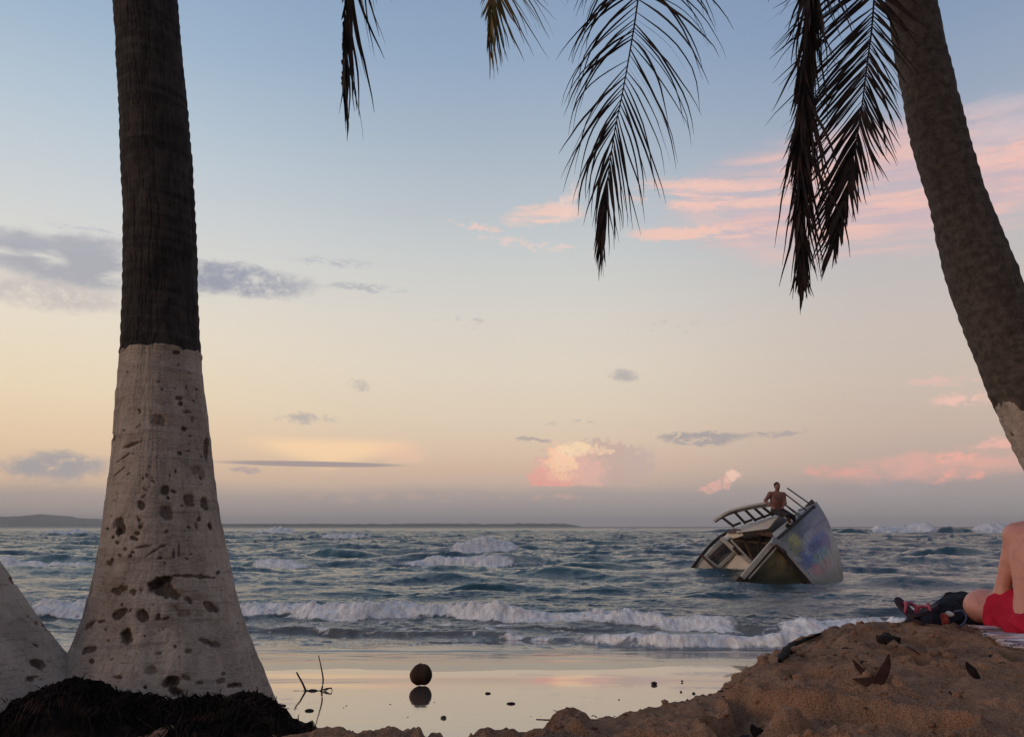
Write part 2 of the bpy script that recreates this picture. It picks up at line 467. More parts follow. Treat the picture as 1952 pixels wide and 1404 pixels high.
# ------------------------------------------------------------------ materials
def material(name):
    m = bpy.data.materials.new(name); m.use_nodes = True
    S.nt = m.node_tree; S.nt.nodes.clear()
    b = node('ShaderNodeBsdfPrincipled'); o = node('ShaderNodeOutputMaterial')
    S.nt.links.new(b.outputs[0], o.inputs[0])
    return m, b
def bump(b, h, strength=0.3, dist=0.01):
    n = node('ShaderNodeBump'); n.inputs['Strength'].default_value = strength; n.inputs['Distance'].default_value = dist
    put(n.inputs['Height'], h); S.nt.links.new(n.outputs[0], b.inputs['Normal'])
def simple(name, c1, c2, scale=12.0, rough=0.8, bstr=0.2, bd=0.004, det=5.0, stretch=(1, 1, 1), lo=0.35, hi=0.65):
    m, b = material(name)
    v = mapping(coords('Object'), stretch)
    n = noise(v, scale, det, 0.6)
    put(b.inputs['Base Color'], mixc(n.ss(lo, hi), c1, c2)); b.inputs['Roughness'].default_value = rough; b.inputs['Specular IOR Level'].default_value = 0.45 if rough < 0.6 else 0.15
    if bstr: bump(b, noise(v, scale * 3.1, 4, 0.6), bstr, bd)
    return m
M = {}
# ------------------------------------------------------------------ beach (one sheet: sand bank, wet sand and the bed under the sea)
def wet_z(x, y):
    return np.maximum(0.13 - 0.036 * (y - 7.0), -1.6) - 0.012 * np.exp(-((y - 8.6) / 0.5) ** 2)
# height of the sand bank along rays from the camera: direction x/y, then (distance y, height)
BANK = [(-6.0, [(1, 1.0), (4.0, 1.0), (5.2, 0.0)]), (-1.2, [(1, 1.0), (3.8, 1.0), (4.8, 0.0)]), (-0.58, [(1, 1.0), (3.5, 1.0), (4.2, 0.0)]), (-0.38, [(1, 1.0), (3.4, 1.0), (4.0, 0.0)]), (-0.30, [(1, 1.0), (2.7, 0.99), (3.2, 0.0)]),
        (-0.235, [(1, 1.02), (2.45, 0.995), (2.95, 0.0)]), (-0.10, [(1, 1.02), (2.5, 1.0), (3.1, 0.0)]), (0.0, [(1, 1.02), (2.5, 1.0), (2.9, 0.75), (3.6, 0.0)]), (0.057, [(1, 1.02), (2.75, 0.99), (3.2, 0.76), (4.2, 0.1)]),
        (0.13, [(1, 1.02), (2.8, 0.96), (3.6, 0.74), (4.6, 0.46), (5.6, 0.12)]), (0.18, [(1, 1.02), (2.5, 0.99), (2.9, 0.955), (4, 0.71), (5, 0.47), (6.2, 0.12)]), (0.24, [(1, 1.02), (2.5, 1.0), (3, 0.965), (4, 0.76), (5, 0.545), (6, 0.33), (6.8, 0.11)]),
        (0.29, [(1, 1.02), (2.5, 1.03), (3, 1.02), (4, 0.89), (5, 0.70), (5.5, 0.60), (5.9, 0.3), (6.5, 0.1)]), (0.33, [(1, 1.02), (3, 1.04), (4, 0.97), (5, 0.82), (5.4, 0.755), (5.8, 0.3), (6.3, 0.1)]),
        (0.36, [(1, 1.02), (3, 1.04), (4, 1.0), (5, 0.905), (5.3, 0.865), (5.8, 0.3), (6.2, 0.1)]), (0.43, [(1, 1.02), (3, 1.05), (4, 1.04), (4.8, 1.03), (5.1, 0.985), (5.7, 0.3), (6.1, 0.1)]),
        (0.52, [(1, 1.02), (3, 1.03), (4, 1.035), (4.7, 1.03), (5.1, 0.98), (5.7, 0.3), (6.2, 0.1)]), (0.65, [(1, 1.02), (3, 1.01), (4.2, 1.0), (4.7, 1.0), (5.3, 0.95), (6, 0.2), (6.4, 0.0)]), (1.2, [(1, 1.02), (3, 1.0), (4.5, 1.0), (5.4, 0.95), (6.2, 0.1)]), (6.0, [(1, 1.02), (5.2, 1.0), (6.6, 0.0)])]
_bd = np.linspace(1, 7.5, 261)
_bt = np.array([np.interp(_bd, [q[0] for q in r], [q[1] for q in r]) for _, r in BANK])
_ker = np.ones(9) / 9
_bt = np.array([np.convolve(np.pad(r, 4, mode='edge'), _ker, 'valid') for r in _bt])
_ba = np.array([r[0] for r in BANK])
def bank_z(x, y):
    a = np.clip(x / np.maximum(y, 0.3), -6, 6)
    fi = np.interp(a, _ba, np.arange(len(_ba))); i = np.clip(fi.astype(int), 0, len(_ba) - 2); fa = sst(0, 1, fi - i) * 0.5 + (fi - i) * 0.5
    fj = np.clip((y - 1) / (_bd[1] - _bd[0]), 0, len(_bd) - 1.001); j = fj.astype(int); fb = fj - j
    g = lambda ii: _bt[ii, j] * (1 - fb) + _bt[ii, j + 1] * fb
    return g(i) * (1 - fa) + g(i + 1) * fa
def beach_z(x, y, detail=True):
    x = np.asarray(x, float); y = np.asarray(y, float)
    yy = y + 0.16 * (fbm(x * 2.1, y * 2.1, oct=4, seed=5) - 0.5) * sst(1.5, 2.4, y) if detail else y
    tz = bank_z(x, np.maximum(yy, 0.35))
    tz = lerp(1.01, tz, sst(0.0, 1.2, y)) - 6 * sst(6.5, 7.5, y) * (np.abs(x) < 6 * np.maximum(y, .1))
    wz = wet_z(x, y)
    k = sst(0.02, 0.30, tz - wz)                         # 1 on the bank, 0 on the flat
    z = np.maximum(tz, wz - 0.05)
    if detail:
        kk = sst(0.05, 0.5, tz - wz)
        slope = sst(0.97, 0.75, tz) * kk
        z = z + kk * (0.055 * (fbm(x * 1.6, y * 1.6, oct=3, seed=2) - 0.5) + 0.044 * (fbm(x * 4.3, y * 4.3, oct=4, seed=9, ridge=True) - 0.62)
            + 0.030 * (fbm(x * 11, y * 11, oct=4, seed=3) - 0.5) + 0.016 * (fbm(x * 31, y * 31, oct=3, seed=4, ridge=True) - 0.6))
        cell = fbm(x * 3.4 + 2.2 * fbm(x * 2, y * 2, oct=2, seed=31), y * 4.2, oct=2, seed=12)   # trodden hollows
        z = z - kk * (0.066 * sst(0.58, 0.74, cell) - 0.022 * sst(0.48, 0.58, cell) * sst(0.66, 0.58, cell))
        z = z + slope * (0.07 * (fbm(x * 6, y * 6, oct=4, seed=21) - 0.5) + 0.04 * (fbm(x * 19, y * 19, oct=3, seed=22, ridge=True) - 0.6)) * sst(1.0, 1.5, x)
        fx = lambda c, w_, d_, h_: h_ * np.exp(-(((x - c) / w_) ** 2 + ((y - d_) / 0.16) ** 2))
        z = z + fx(-0.50, .07, 2.42, .022) + fx(-.36, .05, 2.42, .014) + fx(-.09, .045, 2.46, .02) + 0
    z = np.where(tz - wz < 0.30, lerp(wz, z, k), z)
    if detail: z = z + (1 - k) * 0.0035 * (fbm(x * 0.9, y * 3.0, oct=3, seed=8) - 0.5) * sst(9.5, 6, y)
    return z
bz = lambda x, y: float(beach_z(np.array([x]), np.array([y]))[0])

th = np.concatenate([np.linspace(-180, -44, 60)[:-1], np.linspace(-44, 44, 820), np.linspace(44, 180, 60)[1:-1]])
rr = np.concatenate([np.geomspace(0.5, 1.7, 24)[:-1], np.geomspace(1.7, 8.5, 520)[:-1], np.geomspace(8.5, 90, 60)])
A_, R_ = np.meshgrid(np.radians(th), rr, indexing='xy')
bx_, by_ = R_ * np.sin(A_), R_ * np.cos(A_)
bzv = beach_z(bx_, by_)
V = np.stack([bx_, by_, bzv], -1).reshape(-1, 3)
Fq = grid_faces(len(rr), len(th), True)
m, b = material('beach_sand'); M['sand'] = m
pos = S(node('ShaderNodeNewGeometry').outputs['Position'])
px_, py_, pz_ = sep(pos)
nz = noise(pos, 1.3, 6, 0.6); n2 = noise(pos, 14.0, 6, 0.65); n3 = noise(pos, 240.0, 3, 0.7); n4 = noise(pos, 42.0, 4, 0.6)
dryc = mixc(n2.ss(0.3, 0.7), lin((136, 94, 70)), lin((168, 120, 92)))
dryc = mixc(nz.ss(0.42, 0.7), dryc, lin((112, 78, 62)))
dryc = mixc(n3.ss(0.4, 0.7) * 0.6, dryc, lin((200, 168, 138)))
dryc = mixc(n3.ss(0.44, 0.32) * 0.75, dryc, lin((84, 62, 50)))
dryc = mixc((n4 * 0.6 + nz * 0.4).ss(0.6, 0.68) * 0.7, dryc, lin((74, 56, 46)))
edge = (pz_ + (n2 - 0.5) * 0.10 + (nz - 0.5) * 0.1)
wet = edge.ss(0.36, 0.21)
damp = edge.ss(0.75, 0.3)
put(b.inputs['Base Color'], mixc(wet, mixc(damp * 0.75, dryc, lin((88, 70, 60))), lin((96, 84, 76))))
ws = noise(mapping(pos, (0.5, 2.6, 1)), 1.5, 5, 0.6)
put(b.inputs['Roughness'], wet * -0.87 + 0.92 + (ws - 0.5) * wet * 0.06)
put(b.inputs['Specular IOR Level'], wet * 0.35 + 0.15)
put(b.inputs['Coat Weight'], wet * 0.95); b.inputs['Coat IOR'].default_value = 2.1
put(b.inputs['Coat Roughness'], (ws.ss(0.35, 0.7)) * 0.03 + 0.008)
hb = n3 * 0.25 + n4 * 0.5 + n2 * 0.6
bn = node('ShaderNodeBump'); put(bn.inputs['Strength'], wet * -0.985 + 1.0); bn.inputs['Distance'].default_value = 0.03
put(bn.inputs['Height'], hb); S.nt.links.new(bn.outputs[0], b.inputs['Normal'])
beach = mesh_np('beach', V, Fq, m); beach['kind'] = 'structure'

# ------------------------------------------------------------------ sea
th = np.linspace(-54, 54, 1000)
rr = np.concatenate([np.geomspace(8.2, 20, 440)[:-1], np.geomspace(20, 260, 600)[:-1], np.geomspace(260, 9000, 70)])
A_, Dm = np.meshgrid(np.tan(np.radians(th)), rr, indexing='xy')
X = A_ * Dm; Y = Dm.copy()
UU = 976 + F * X / (Y * math.cos(TH) - 1.6 * math.sin(TH))
def pxd(v, z=0.0): return PZ(976, v, z)[1]
calm = sst(9.5, 13.5, Y)
far = sst(14, 40, Y)
# swell and chop
H = np.zeros_like(X)
def wave(L, ang, a, ph, sharp=1.6, seed=0):
    k = 2 * math.pi / L
    q = (X * math.sin(ang) + Y * math.cos(ang)) * k + ph + 3.0 * fbm(X / (L * 2.2), Y / (L * 1.2), oct=2, seed=seed)
    return a * ((0.5 + 0.5 * np.sin(q)) ** sharp - 0.4)
grp = fbm(X / 9.0, Y / 5.0, oct=3, seed=40)
H += wave(9.0, 0.10, 0.34, 0.3, 2.0, 41) * far * sst(400, 200, Y) * lerp(0.5, 1.3, grp)
H += wave(5.2, -0.22, 0.22, 1.1, 2.0, 42) * sst(13, 30, Y) * sst(220, 110, Y) * lerp(0.4, 1.4, fbm(X / 6, Y / 4, oct=2, seed=45))
H += wave(2.6, 0.32, 0.085, 2.0, 1.8, 43) * calm * sst(110, 60, Y) * lerp(0.2, 1.7, fbm(X / 4, Y / 2.5, oct=2, seed=46))
H += wave(1.5, -0.35, 0.05, 0.7, 1.6, 44) * calm * sst(60, 30, Y) * lerp(0.2, 1.6, fbm(X / 3, Y / 2, oct=2, seed=47))
ch = fbm(X / 1.3, Y / 0.62, oct=4, seed=50, ridge=True, gain=0.55)
H += 0.13 * (ch - 0.55) * calm * lerp(0.55, 1.0, far) * sst(130, 50, Y)
ch2 = fbm(X / 4.0, Y / 1.8, oct=4, seed=51, ridge=True, gain=0.5)
H += 0.42 * (ch2 - 0.55) * far * sst(600, 200, Y)
ch3 = fbm(X / 14.0, Y / 7, oct=3, seed=52, ridge=True)
H += 0.7 * (ch3 - 0.55) * sst(50, 110, Y) * sst(2500, 500, Y)
ch4 = fbm(X / 0.55, Y / 0.26, oct=4, seed=54, ridge=True, gain=0.6)
H += 0.060 * (ch4 - 0.55) * sst(11.5, 14, Y) * sst(70, 25, Y) * lerp(0.35, 1.3, sst(0.35, 0.65, fbm(X / 4.5, Y / 1.6, oct=3, seed=56)))
H += 0.010 * (fbm(X / 0.5, Y / 0.22, oct=3, seed=53) - 0.5) * sst(8.6, 10.5, Y) * sst(26, 16, Y)
FO = np.zeros_like(X)
# breakers: (u0, u1, base row, height in rows, foam 0..1, lean of the crest line in rows)
def breaker(u0, u1, vb, hp, foam, slope=0.0, seed=0, soft=0.2, thick=1.0):
    global H, FO
    d0 = pxd(vb)
    U = UU
    um = (u0 + u1) / 2; uw = (u1 - u0) / 2
    win = sst(1.0, 1.0 - soft * 1.6, np.abs(U - um) / uw)
    if win.max() <= 0: return
    d0l = d0 * (1 + slope * (U - um) / uw)
    hm = hp / F * d0
    wig = (fbm(X / (3.0 * hm + 1.2), Y * 0 + seed, oct=3, seed=60 + seed) - 0.5) * hm * 2.4
    q = (Y - d0l - wig) / (hm * thick)
    prof = np.where(q < 0, sst(-1.3, 0, q), sst(3.6, 0, q) ** 1.3)
    amp = hm * win * lerp(0.55, 1.15, fbm(X / (1.6 * hm + 0.5), Y * 0 + 3.1, oct=3, seed=80 + seed))
    H += prof * amp
    if foam:
        m_ = win * np.where(q < 0, sst(-3.4, -0.9, q), sst(1.6 * foam, 0.2, q))
        brk = fbm(X / (hm * 0.8 + 0.1), Y / (hm * 0.5 + 0.08), oct=4, seed=90 + seed)
        FO = np.maximum(FO, np.clip(m_ * 1.5 + (brk - 0.55) * 1.1, 0, 1) * sst(0, 0.25, m_) * foam)
breaker(1330, 2150, 1016.2, 9, 0, 0.0, 1, 0.12, 1.5)            # dark shoulder of the far right breaker
breaker(1640, 1812, 1017, 14, 1, 0.0, 2, 0.34, 1.9)
breaker(1825, 2050, 1017, 15, 1, 0.0, 3, 0.3, 1.9)
breaker(1770, 1870, 1018.5, 14, 0, 0.0, 30, 0.4, 1.4)
breaker(1575, 1670, 1019, 11, 0, 0.0, 31, 0.5, 1.5)
breaker(1105, 1290, 1012, 6, 1, 0.0, 4, 0.5, 1.6)
breaker(1215, 1340, 1047, 14, 1, 0.0, 5, 0.4)
breaker(455, 585, 1017, 7, 0.9, 0.0, 6, 0.5, 1.6)
breaker(580, 740, 1029, 7, 0.8, 0.0, 7, 0.5, 1.6)
breaker(630, 740, 1044, 8, 0.85, 0.0, 8, 0.5, 1.5)
breaker(830, 1020, 1057, 17, 1, 0.02, 9, 0.45, 1.3)
breaker(530, 780, 1066, 18, 0, -0.02, 10, 0.5, 1.4)
breaker(930, 1100, 1064, 14, 0, 0.0, 11, 0.5, 1.2)
breaker(460, 610, 1079, 11, 0.95, 0.0, 12, 0.45, 1.3)
breaker(740, 1010, 1076, 14, 0.95, 0.01, 13, 0.35)
breaker(-60, 230, 1083, 20, 1, 0.0, 14, 0.3)
breaker(-60, 260, 1063, 14, 0, 0.0, 15, 0.4, 1.4)
breaker(50, 210, 1024, 8, 0.9, 0.0, 16, 0.5, 1.6)
breaker(1640, 1900, 1062, 15, 0, 0.02, 17, 0.5, 1.3)
breaker(1690, 1830, 1042, 8, 0.6, 0.0, 18, 0.5)
breaker(1530, 1810, 1174, 24, 0, 0.0, 19, 0.5, 1.5)
breaker(1250, 1480, 1140, 12, 0, 0.02, 32, 0.5, 1.6)
breaker(840, 1010, 1126, 11, 0, 0.0, 33, 0.5, 1.6)
# the shore break
U = UU
line = np.interp(U, [-400, 80, 450, 720, 1050, 1300, 1570, 2000], [14.0, 14.4, 14.4, 14.0, 13.6, 12.9, 12.2, 12.0])
wig = (fbm(X / 1.5, X * 0 + 4.2, oct=4, seed=70) - 0.5) * 0.9
q = (Y - line - wig)
hgt = np.interp(U, [-400, 60, 200, 430, 520, 700, 1000, 1080, 1200, 1420, 1460, 1520, 1600], [0.16, 0.19, 0.17, 0.08, 0.14, 0.25, 0.22, 0.12, 0.18, 0.22, 0.18, 0.23, 0.2]) * lerp(0.6, 1.25, fbm(X / 0.8, X * 0, oct=3, seed=71))
prof = np.where(q < 0, sst(-0.42, 0, q), sst(1.9, 0, q) ** 1.2)
H += prof * hgt
gap = 1 - 0.95 * np.exp(-((U - 1443) / 48) ** 4)                  # one clear, unbroken stretch on the right
brk = fbm(X / 0.36, Y / 0.16, oct=5, seed=72)
fm = np.where(q < 0, sst(-0.52, -0.16, q), sst(0.5, 0.02, q + 0.5 * (brk - 0.5)))
FO = np.maximum(FO, np.clip(fm * 1.5 + (brk - 0.54) * 1.9, 0, 1) * sst(0, 0.2, fm) * gap)
# second line of wash in front of it, on the right
line2 = np.interp(U, [-400, 400, 900, 1250, 1600], [12.9, 12.9, 12.3, 11.0, 10.6])
q2 = (Y - line2 - 0.7 * (fbm(X / 1.1, X * 0 + 7.7, oct=4, seed=73) - 0.5))
a2 = np.interp(U, [400, 600, 800, 1000, 1250, 1550], [0.03, 0.07, 0.08, 0.06, 0.13, 0.13])
H += np.where(q2 < 0, sst(-0.14, 0, q2), sst(1.2, 0, q2)) * a2
f2 = np.where(q2 < 0, sst(-0.2, -0.02, q2), sst(1.4, 0.15, q2))
k2 = np.interp(U, [300, 900, 1150, 1280, 1600], [0.25, 0.3, 0.45, 0.85, 0.9])
FO = np.maximum(FO, np.clip(f2 * k2 * 1.5 + (brk - 0.56) * 1.6, 0, 1) * sst(0, 0.2, f2) * sst(0.2, 0.5, k2 + (brk - 0.5)))
# lace of spent foam between the two
lace = fbm(X / 0.55 + 1.5 * fbm(X, Y * 2, oct=2, seed=75), Y / 0.2, oct=4, seed=74, ridge=True)
FO = np.maximum(FO, sst(0.72, 0.9, lace) * sst(10.3, 11.3, Y) * sst(16, 13, Y) * 0.55)
FO = np.maximum(FO, sst(0.80, 0.93, fbm(X / 2.2, Y / 0.7, oct=4, seed=76, ridge=True)) * sst(16, 30, Y) * sst(150, 80, Y) * 0.6)
spk = fbm(X / 0.28, Y / 0.13, oct=5, seed=57, ridge=True, gain=0.7)
H += np.clip(spk - 0.45, 0, 1) * 0.22 * np.exp(-((q - 0.02) / 0.16) ** 2) * gap * sst(0.3, 0.65, fbm(X / 0.7, X * 0 + 2.2, oct=3, seed=58)) * sst(60, 90, U + 0 * U)
H += np.clip(spk - 0.45, 0, 1) * 0.12 * np.exp(-((q2 - 0.05) / 0.16) ** 2) * sst(0.45, 0.8, k2)
# thin swash lips that run up the sand
for yl, a in ((9.15, 0.004), (9.75, 0.007), (10.5, 0.012)):
    ql = Y - yl - 0.5 * (fbm(X / 3.2, X * 0 + yl, oct=4, seed=77) - 0.5)
    H += np.where(ql < 0, sst(-0.05, 0, ql), sst(0.9, 0, ql)) * a
lump = fbm(X / 0.22, Y / 0.13, oct=4, seed=78)
H += FO * (lump - 0.35) * np.where(Y < 20, 0.12, np.minimum(0.1 + 0.012 * (Y - 20), 0.9) * 0.9)
lumpf = fbm(X / 1.6, Y / 2.0, oct=4, seed=79)
H += FO * (lumpf - 0.3) * sst(40, 140, Y) * 1.0
H += FO * np.clip(fbm(X / 1.1, Y / 1.6, oct=5, seed=62, gain=0.65, ridge=True) - 0.4, -0.2, 1) * 0.9 * sst(60, 140, Y)
H += FO * (fbm(X / 4.2, Y / 30, oct=3, seed=63) - 0.5) * 1.5 * sst(90, 140, Y)
# the sheet thins out over the wet sand and ends in a wandering edge
shore = 9.0 + 0.9 * (fbm(X / 3.0, X * 0, oct=4, seed=55) - 0.5) + 0.25 * (fbm(X / 0.7, X * 0, oct=3, seed=59) - 0.5)
film = wet_z(X, Y) + 0.010 * sst(-0.05, 0.5, Y - shore) - 0.03 * sst(0.0, -0.35, Y - shore)
Z = np.where(Y < 12.5, np.maximum(film, np.where(Y > 10.4, -0.02, -9)) + H * sst(9.0, 10.2, Y), H)
sea_V = np.stack([X, Y, Z], -1).reshape(-1, 3)
m, b = material('sea_water')
pos = S(node('ShaderNodeNewGeometry').outputs['Position'])
fo = attr('foam')
fn = noise(mapping(pos, (1, 2.0, 1)), 9.0, 6, 0.7); fn2 = noise(mapping(pos, (1, 1.6, 1)), 2.2, 5, 0.65)
fn3 = noise(mapping(pos, (1.6, 0.5, 0.7)), 9.0, 5, 0.7)
fmask = (fo + (fn - 0.5) * 1.1 + (fn2 - 0.5) * 0.5 + (fn3 - 0.5) * 0.6).ss(0.28, 0.74) * fo.ss(0.02, 0.2)
x_, y_, z_ = sep(pos)
shallow = y_.ss(16, 10.5)
tint = noise(mapping(pos, (0.2, 0.4, 1)), 0.6, 3)
deep = mixc(tint.ss(0.35, 0.65), lin((30, 50, 60)), lin((34, 66, 68)))
wc = mixc(shallow * 0.8, deep, lin((126, 112, 98)))
put(b.inputs['Base Color'], mixc(fmask, wc, mixc(fn3.ss(0.35, 0.6), lin((206, 194, 190)), lin((244, 236, 231)))))
put(b.inputs['Roughness'], fmask * 0.7 + 0.07 + y_.ss(30, 200) * 0.16 + y_.ss(200, 1500) * 0.2)
put(b.inputs['Specular IOR Level'], fmask * -0.4 + 0.62)
put(b.inputs['IOR'], y_.ss(13, 9.6, 1.38, 2.5))
r1 = noise(mapping(pos, (1, 2.4, 1)), 5.0, 6, 0.62); r2 = noise(mapping(pos, (1, 1.9, 1)), 16.0, 3, 0.6)
bn = node('ShaderNodeBump'); put(bn.inputs['Strength'], y_.ss(9.6, 13, 0.03, 0.55)); put(bn.inputs['Distance'], y_.ss(14, 80, 0.045, 0.16))
put(bn.inputs['Height'], r1 * 0.8 + r2 * 0.22 + noise(mapping(pos, (.4, 1, 1)), 0.22, 4, 0.6) * y_.ss(150, 600, 0.0, 26.0) + fmask * (fn * 1.1 + fn3 * 0.8)); S.nt.links.new(bn.outputs[0], b.inputs['Normal'])
sea = mesh_np('sea', sea_V, grid_faces(len(rr), len(th)), m, attrs={'foam': FO})
sea['kind'] = 'structure'

# ------------------------------------------------------------------ far land
m = simple('far_forest', lin((52, 62, 52)), lin((84, 84, 68)), 0.02, 0.9, 0)
def headland(name, prof, dist, depth, label):
    us = np.linspace(prof[0][0], prof[-1][0], 420)
    hh = np.interp(us, [p[0] for p in prof], [p[1] for p in prof])
    x = np.array([P(u, 1003, dist)[0] for u in us])
    g = hh / F * dist * 1.0
    rows = []
    prof2 = [(-0.06, -0.6), (0, 0.15), (0.03, 0.55), (0.1, 0.8), (0.3, 1.0), (0.6, 0.9), (1, -0.4)]
    for i, (ty, tz) in enumerate(prof2):
        nn = fbm(x / 26.0, np.full_like(x, i * 3.3), oct=4, seed=120)
        rows.append(np.stack([x, np.full_like(x, dist + ty * depth) + 40 * (nn - 0.5), g * tz * lerp(0.72, 1.2, nn) * (tz > 0) + (tz <= 0) * -6.0], -1))
    o = mesh_np(name, np.concatenate(rows), grid_faces(len(rows), len(us)), m)
    o['kind'] = 'structure'; o['label'] = label
    return o
headland('hills', [(-420, 30), (-200, 26), (-60, 19), (10, 23), (60, 16), (90, 18), (115, 11), (170, 8), (215, 7), (330, 6.5), (460, 6)], 3900, 900, 'hazy wooded hills of the far headland on the left')
headland('terrain', [(400, 6), (560, 6.5), (700, 6), (820, 7), (930, 6), (1010, 7.5), (1080, 6.5), (1098, 4), (1112, 0.2)], 3300, 500, 'low hazy line of wooded land on the horizon')
# ------------------------------------------------------------------ palms
def bark(name, c1, c2, c3, ring=0.6):
    m, b = material(name)
    v = coords('Object')
    a = noise(mapping(v, (9, 9, 3 if ring > .5 else 7)), 2.2, 7, 0.7); r = noise(mapping(v, (1.5, 1.5, 14)), 2.0, 5, 0.6); g = noise(v, 60, 4, 0.7)
    c = mixc(a.ss(0.35, 0.65), c1, c2); c = mixc(r.ss(0.45, 0.7) * ring, c, c3); c = mixc(g.ss(0.6, 0.75) * 0.5, c, c3)
    put(b.inputs['Base Color'], c); b.inputs['Roughness'].default_value = 0.9; b.inputs['Specular IOR Level'].default_value = 0.2
    bump(b, a * 0.5 + r * ring * 0.8 + g * 0.5 + noise(v, 22, 5, .7) * .5, 0.9, 0.012)
    return m
M['bark_dark'] = bark('palm_bark_dark', lin((50, 44, 43)), lin((72, 64, 60)), lin((35, 31, 31)))
M['bark_grey'] = bark('palm_bark_grey', lin((70, 61, 56)), lin((98, 86, 78)), lin((42, 36, 33)), 0.35)
m, b = material('whitewash'); M['white'] = m
v = coords('Object'); pit = attr('pit')
g1 = noise(mapping(v, (1, 1, 0.35)), 7.0, 6, 0.6); g2 = noise(mapping(v, (3, 3, 0.5)), 16, 5, 0.65); g3 = noise(v, 90, 4, 0.7)
c = mixc(g1.ss(0.35, 0.65), lin((190, 170, 155)), lin((164, 146, 134)))
c = mixc(g2.ss(0.52, 0.7) * 0.5, c, lin((142, 126, 116)))
c = mixc(g3.ss(0.58, 0.72) * 0.5, c, lin((146, 128, 116)))
c = mixc(noise(mapping(v, (1, 1, .6)), 11, 6, 0.75).ss(0.54, 0.66) * 0.6, c, lin((138, 118, 104)))
c = mixc(noise(v, 3.1, 5, 0.7).ss(0.56, 0.68) * 0.5, c, lin((150, 132, 120)))
rs = noise(mapping(v, (1.3, 1.3, 13)), 2.4, 6, 0.68)
c = mixc(rs.ss(0.54, 0.66) * 0.55, c, lin((124, 106, 94)))
c = mixc((rs - 0.5).abs().ss(0.012, 0.004) * g1.ss(0.4, 0.55) * 0.6, c, lin((84, 68, 60)))
c = mixc(pit.ss(0.1, 0.55), c, mixc(g2.ss(0.4, 0.6), lin((112, 92, 80)), lin((86, 68, 58))))
c = mixc(pit.ss(0.80, 1.08), c, lin((40, 31, 27)))
put(b.inputs['Base Color'], c); b.inputs['Roughness'].default_value = 0.78; b.inputs['Specular IOR Level'].default_value = 0.3
bump(b, g2 * 0.9 + g3 * 0.4 + g1 * 0.5 + noise(v, 34, 5, .7) * .7 + rs * .8, 0.9, 0.014)
M['frond_dead'] = simple('dead_palm_leaf', lin((34, 27, 26)), lin((58, 44, 38)), 9.0, 0.75, 0)
M['frond_green'] = simple('drying_palm_leaf', lin((82, 76, 42)), lin((112, 92, 54)), 9.0, 0.65, 0)
M['frond_stalk'] = simple('palm_leaf_stalk', lin((96, 82, 66)), lin((66, 52, 44)), 14.0, 0.7, 0)

def trunk_grid(rows, nphi, disp, level=True):
    """rows: list of (centre xyz, radius, axis); returns vertices and per-row/angle arrays"""
    ph = np.linspace(0, 2 * math.pi, nphi, endpoint=False)
    C = np.array([r[0] for r in rows]); RR = np.array([r[1] for r in rows])
    T = np.gradient(C, axis=0); T /= np.linalg.norm(T, axis=1)[:, None]
    if level: T = np.tile(np.array([0, 0, -1.0]), (len(C), 1))
    Xa = np.cross(np.array([0, 1.0, 0]), T); Xa /= np.linalg.norm(Xa, axis=1)[:, None]
    Ya = np.cross(T, Xa)
    Nn = Xa[:, None, :] * np.cos(ph)[None, :, None] + Ya[:, None, :] * np.sin(ph)[None, :, None]
    base = C[:, None, :] + Nn * RR[:, None, None]
    d, pit = disp(base, Nn, ph, RR)
    return base + Nn * d[..., None], pit

def px_profile(tab, depth, vs):
    tab = np.array(tab, float)
    l = np.interp(vs, tab[:, 0], tab[:, 1]); r = np.interp(vs, tab[:, 0], tab[:, 2])
    out = []
    for v, a, c in zip(vs, l, r):
        ra, rc = ray(a, v), ray(c, v)
        aa, ac = math.atan2(ra[0], ra[1]), math.atan2(rc[0], rc[1])
        am, hf = (aa + ac) / 2, (ac - aa) / 2
        D = depth / math.cos(am); rad = D * math.sin(hf)
        tan_el = (ra[2] / math.hypot(ra[0], ra[1]) + rc[2] / math.hypot(rc[0], rc[1])) / 2
        z = 1.6 + tan_el * math.sqrt(D * D - rad * rad)
        out.append((np.array([D * math.sin(am), depth, z]), rad + 0.002))
    return out

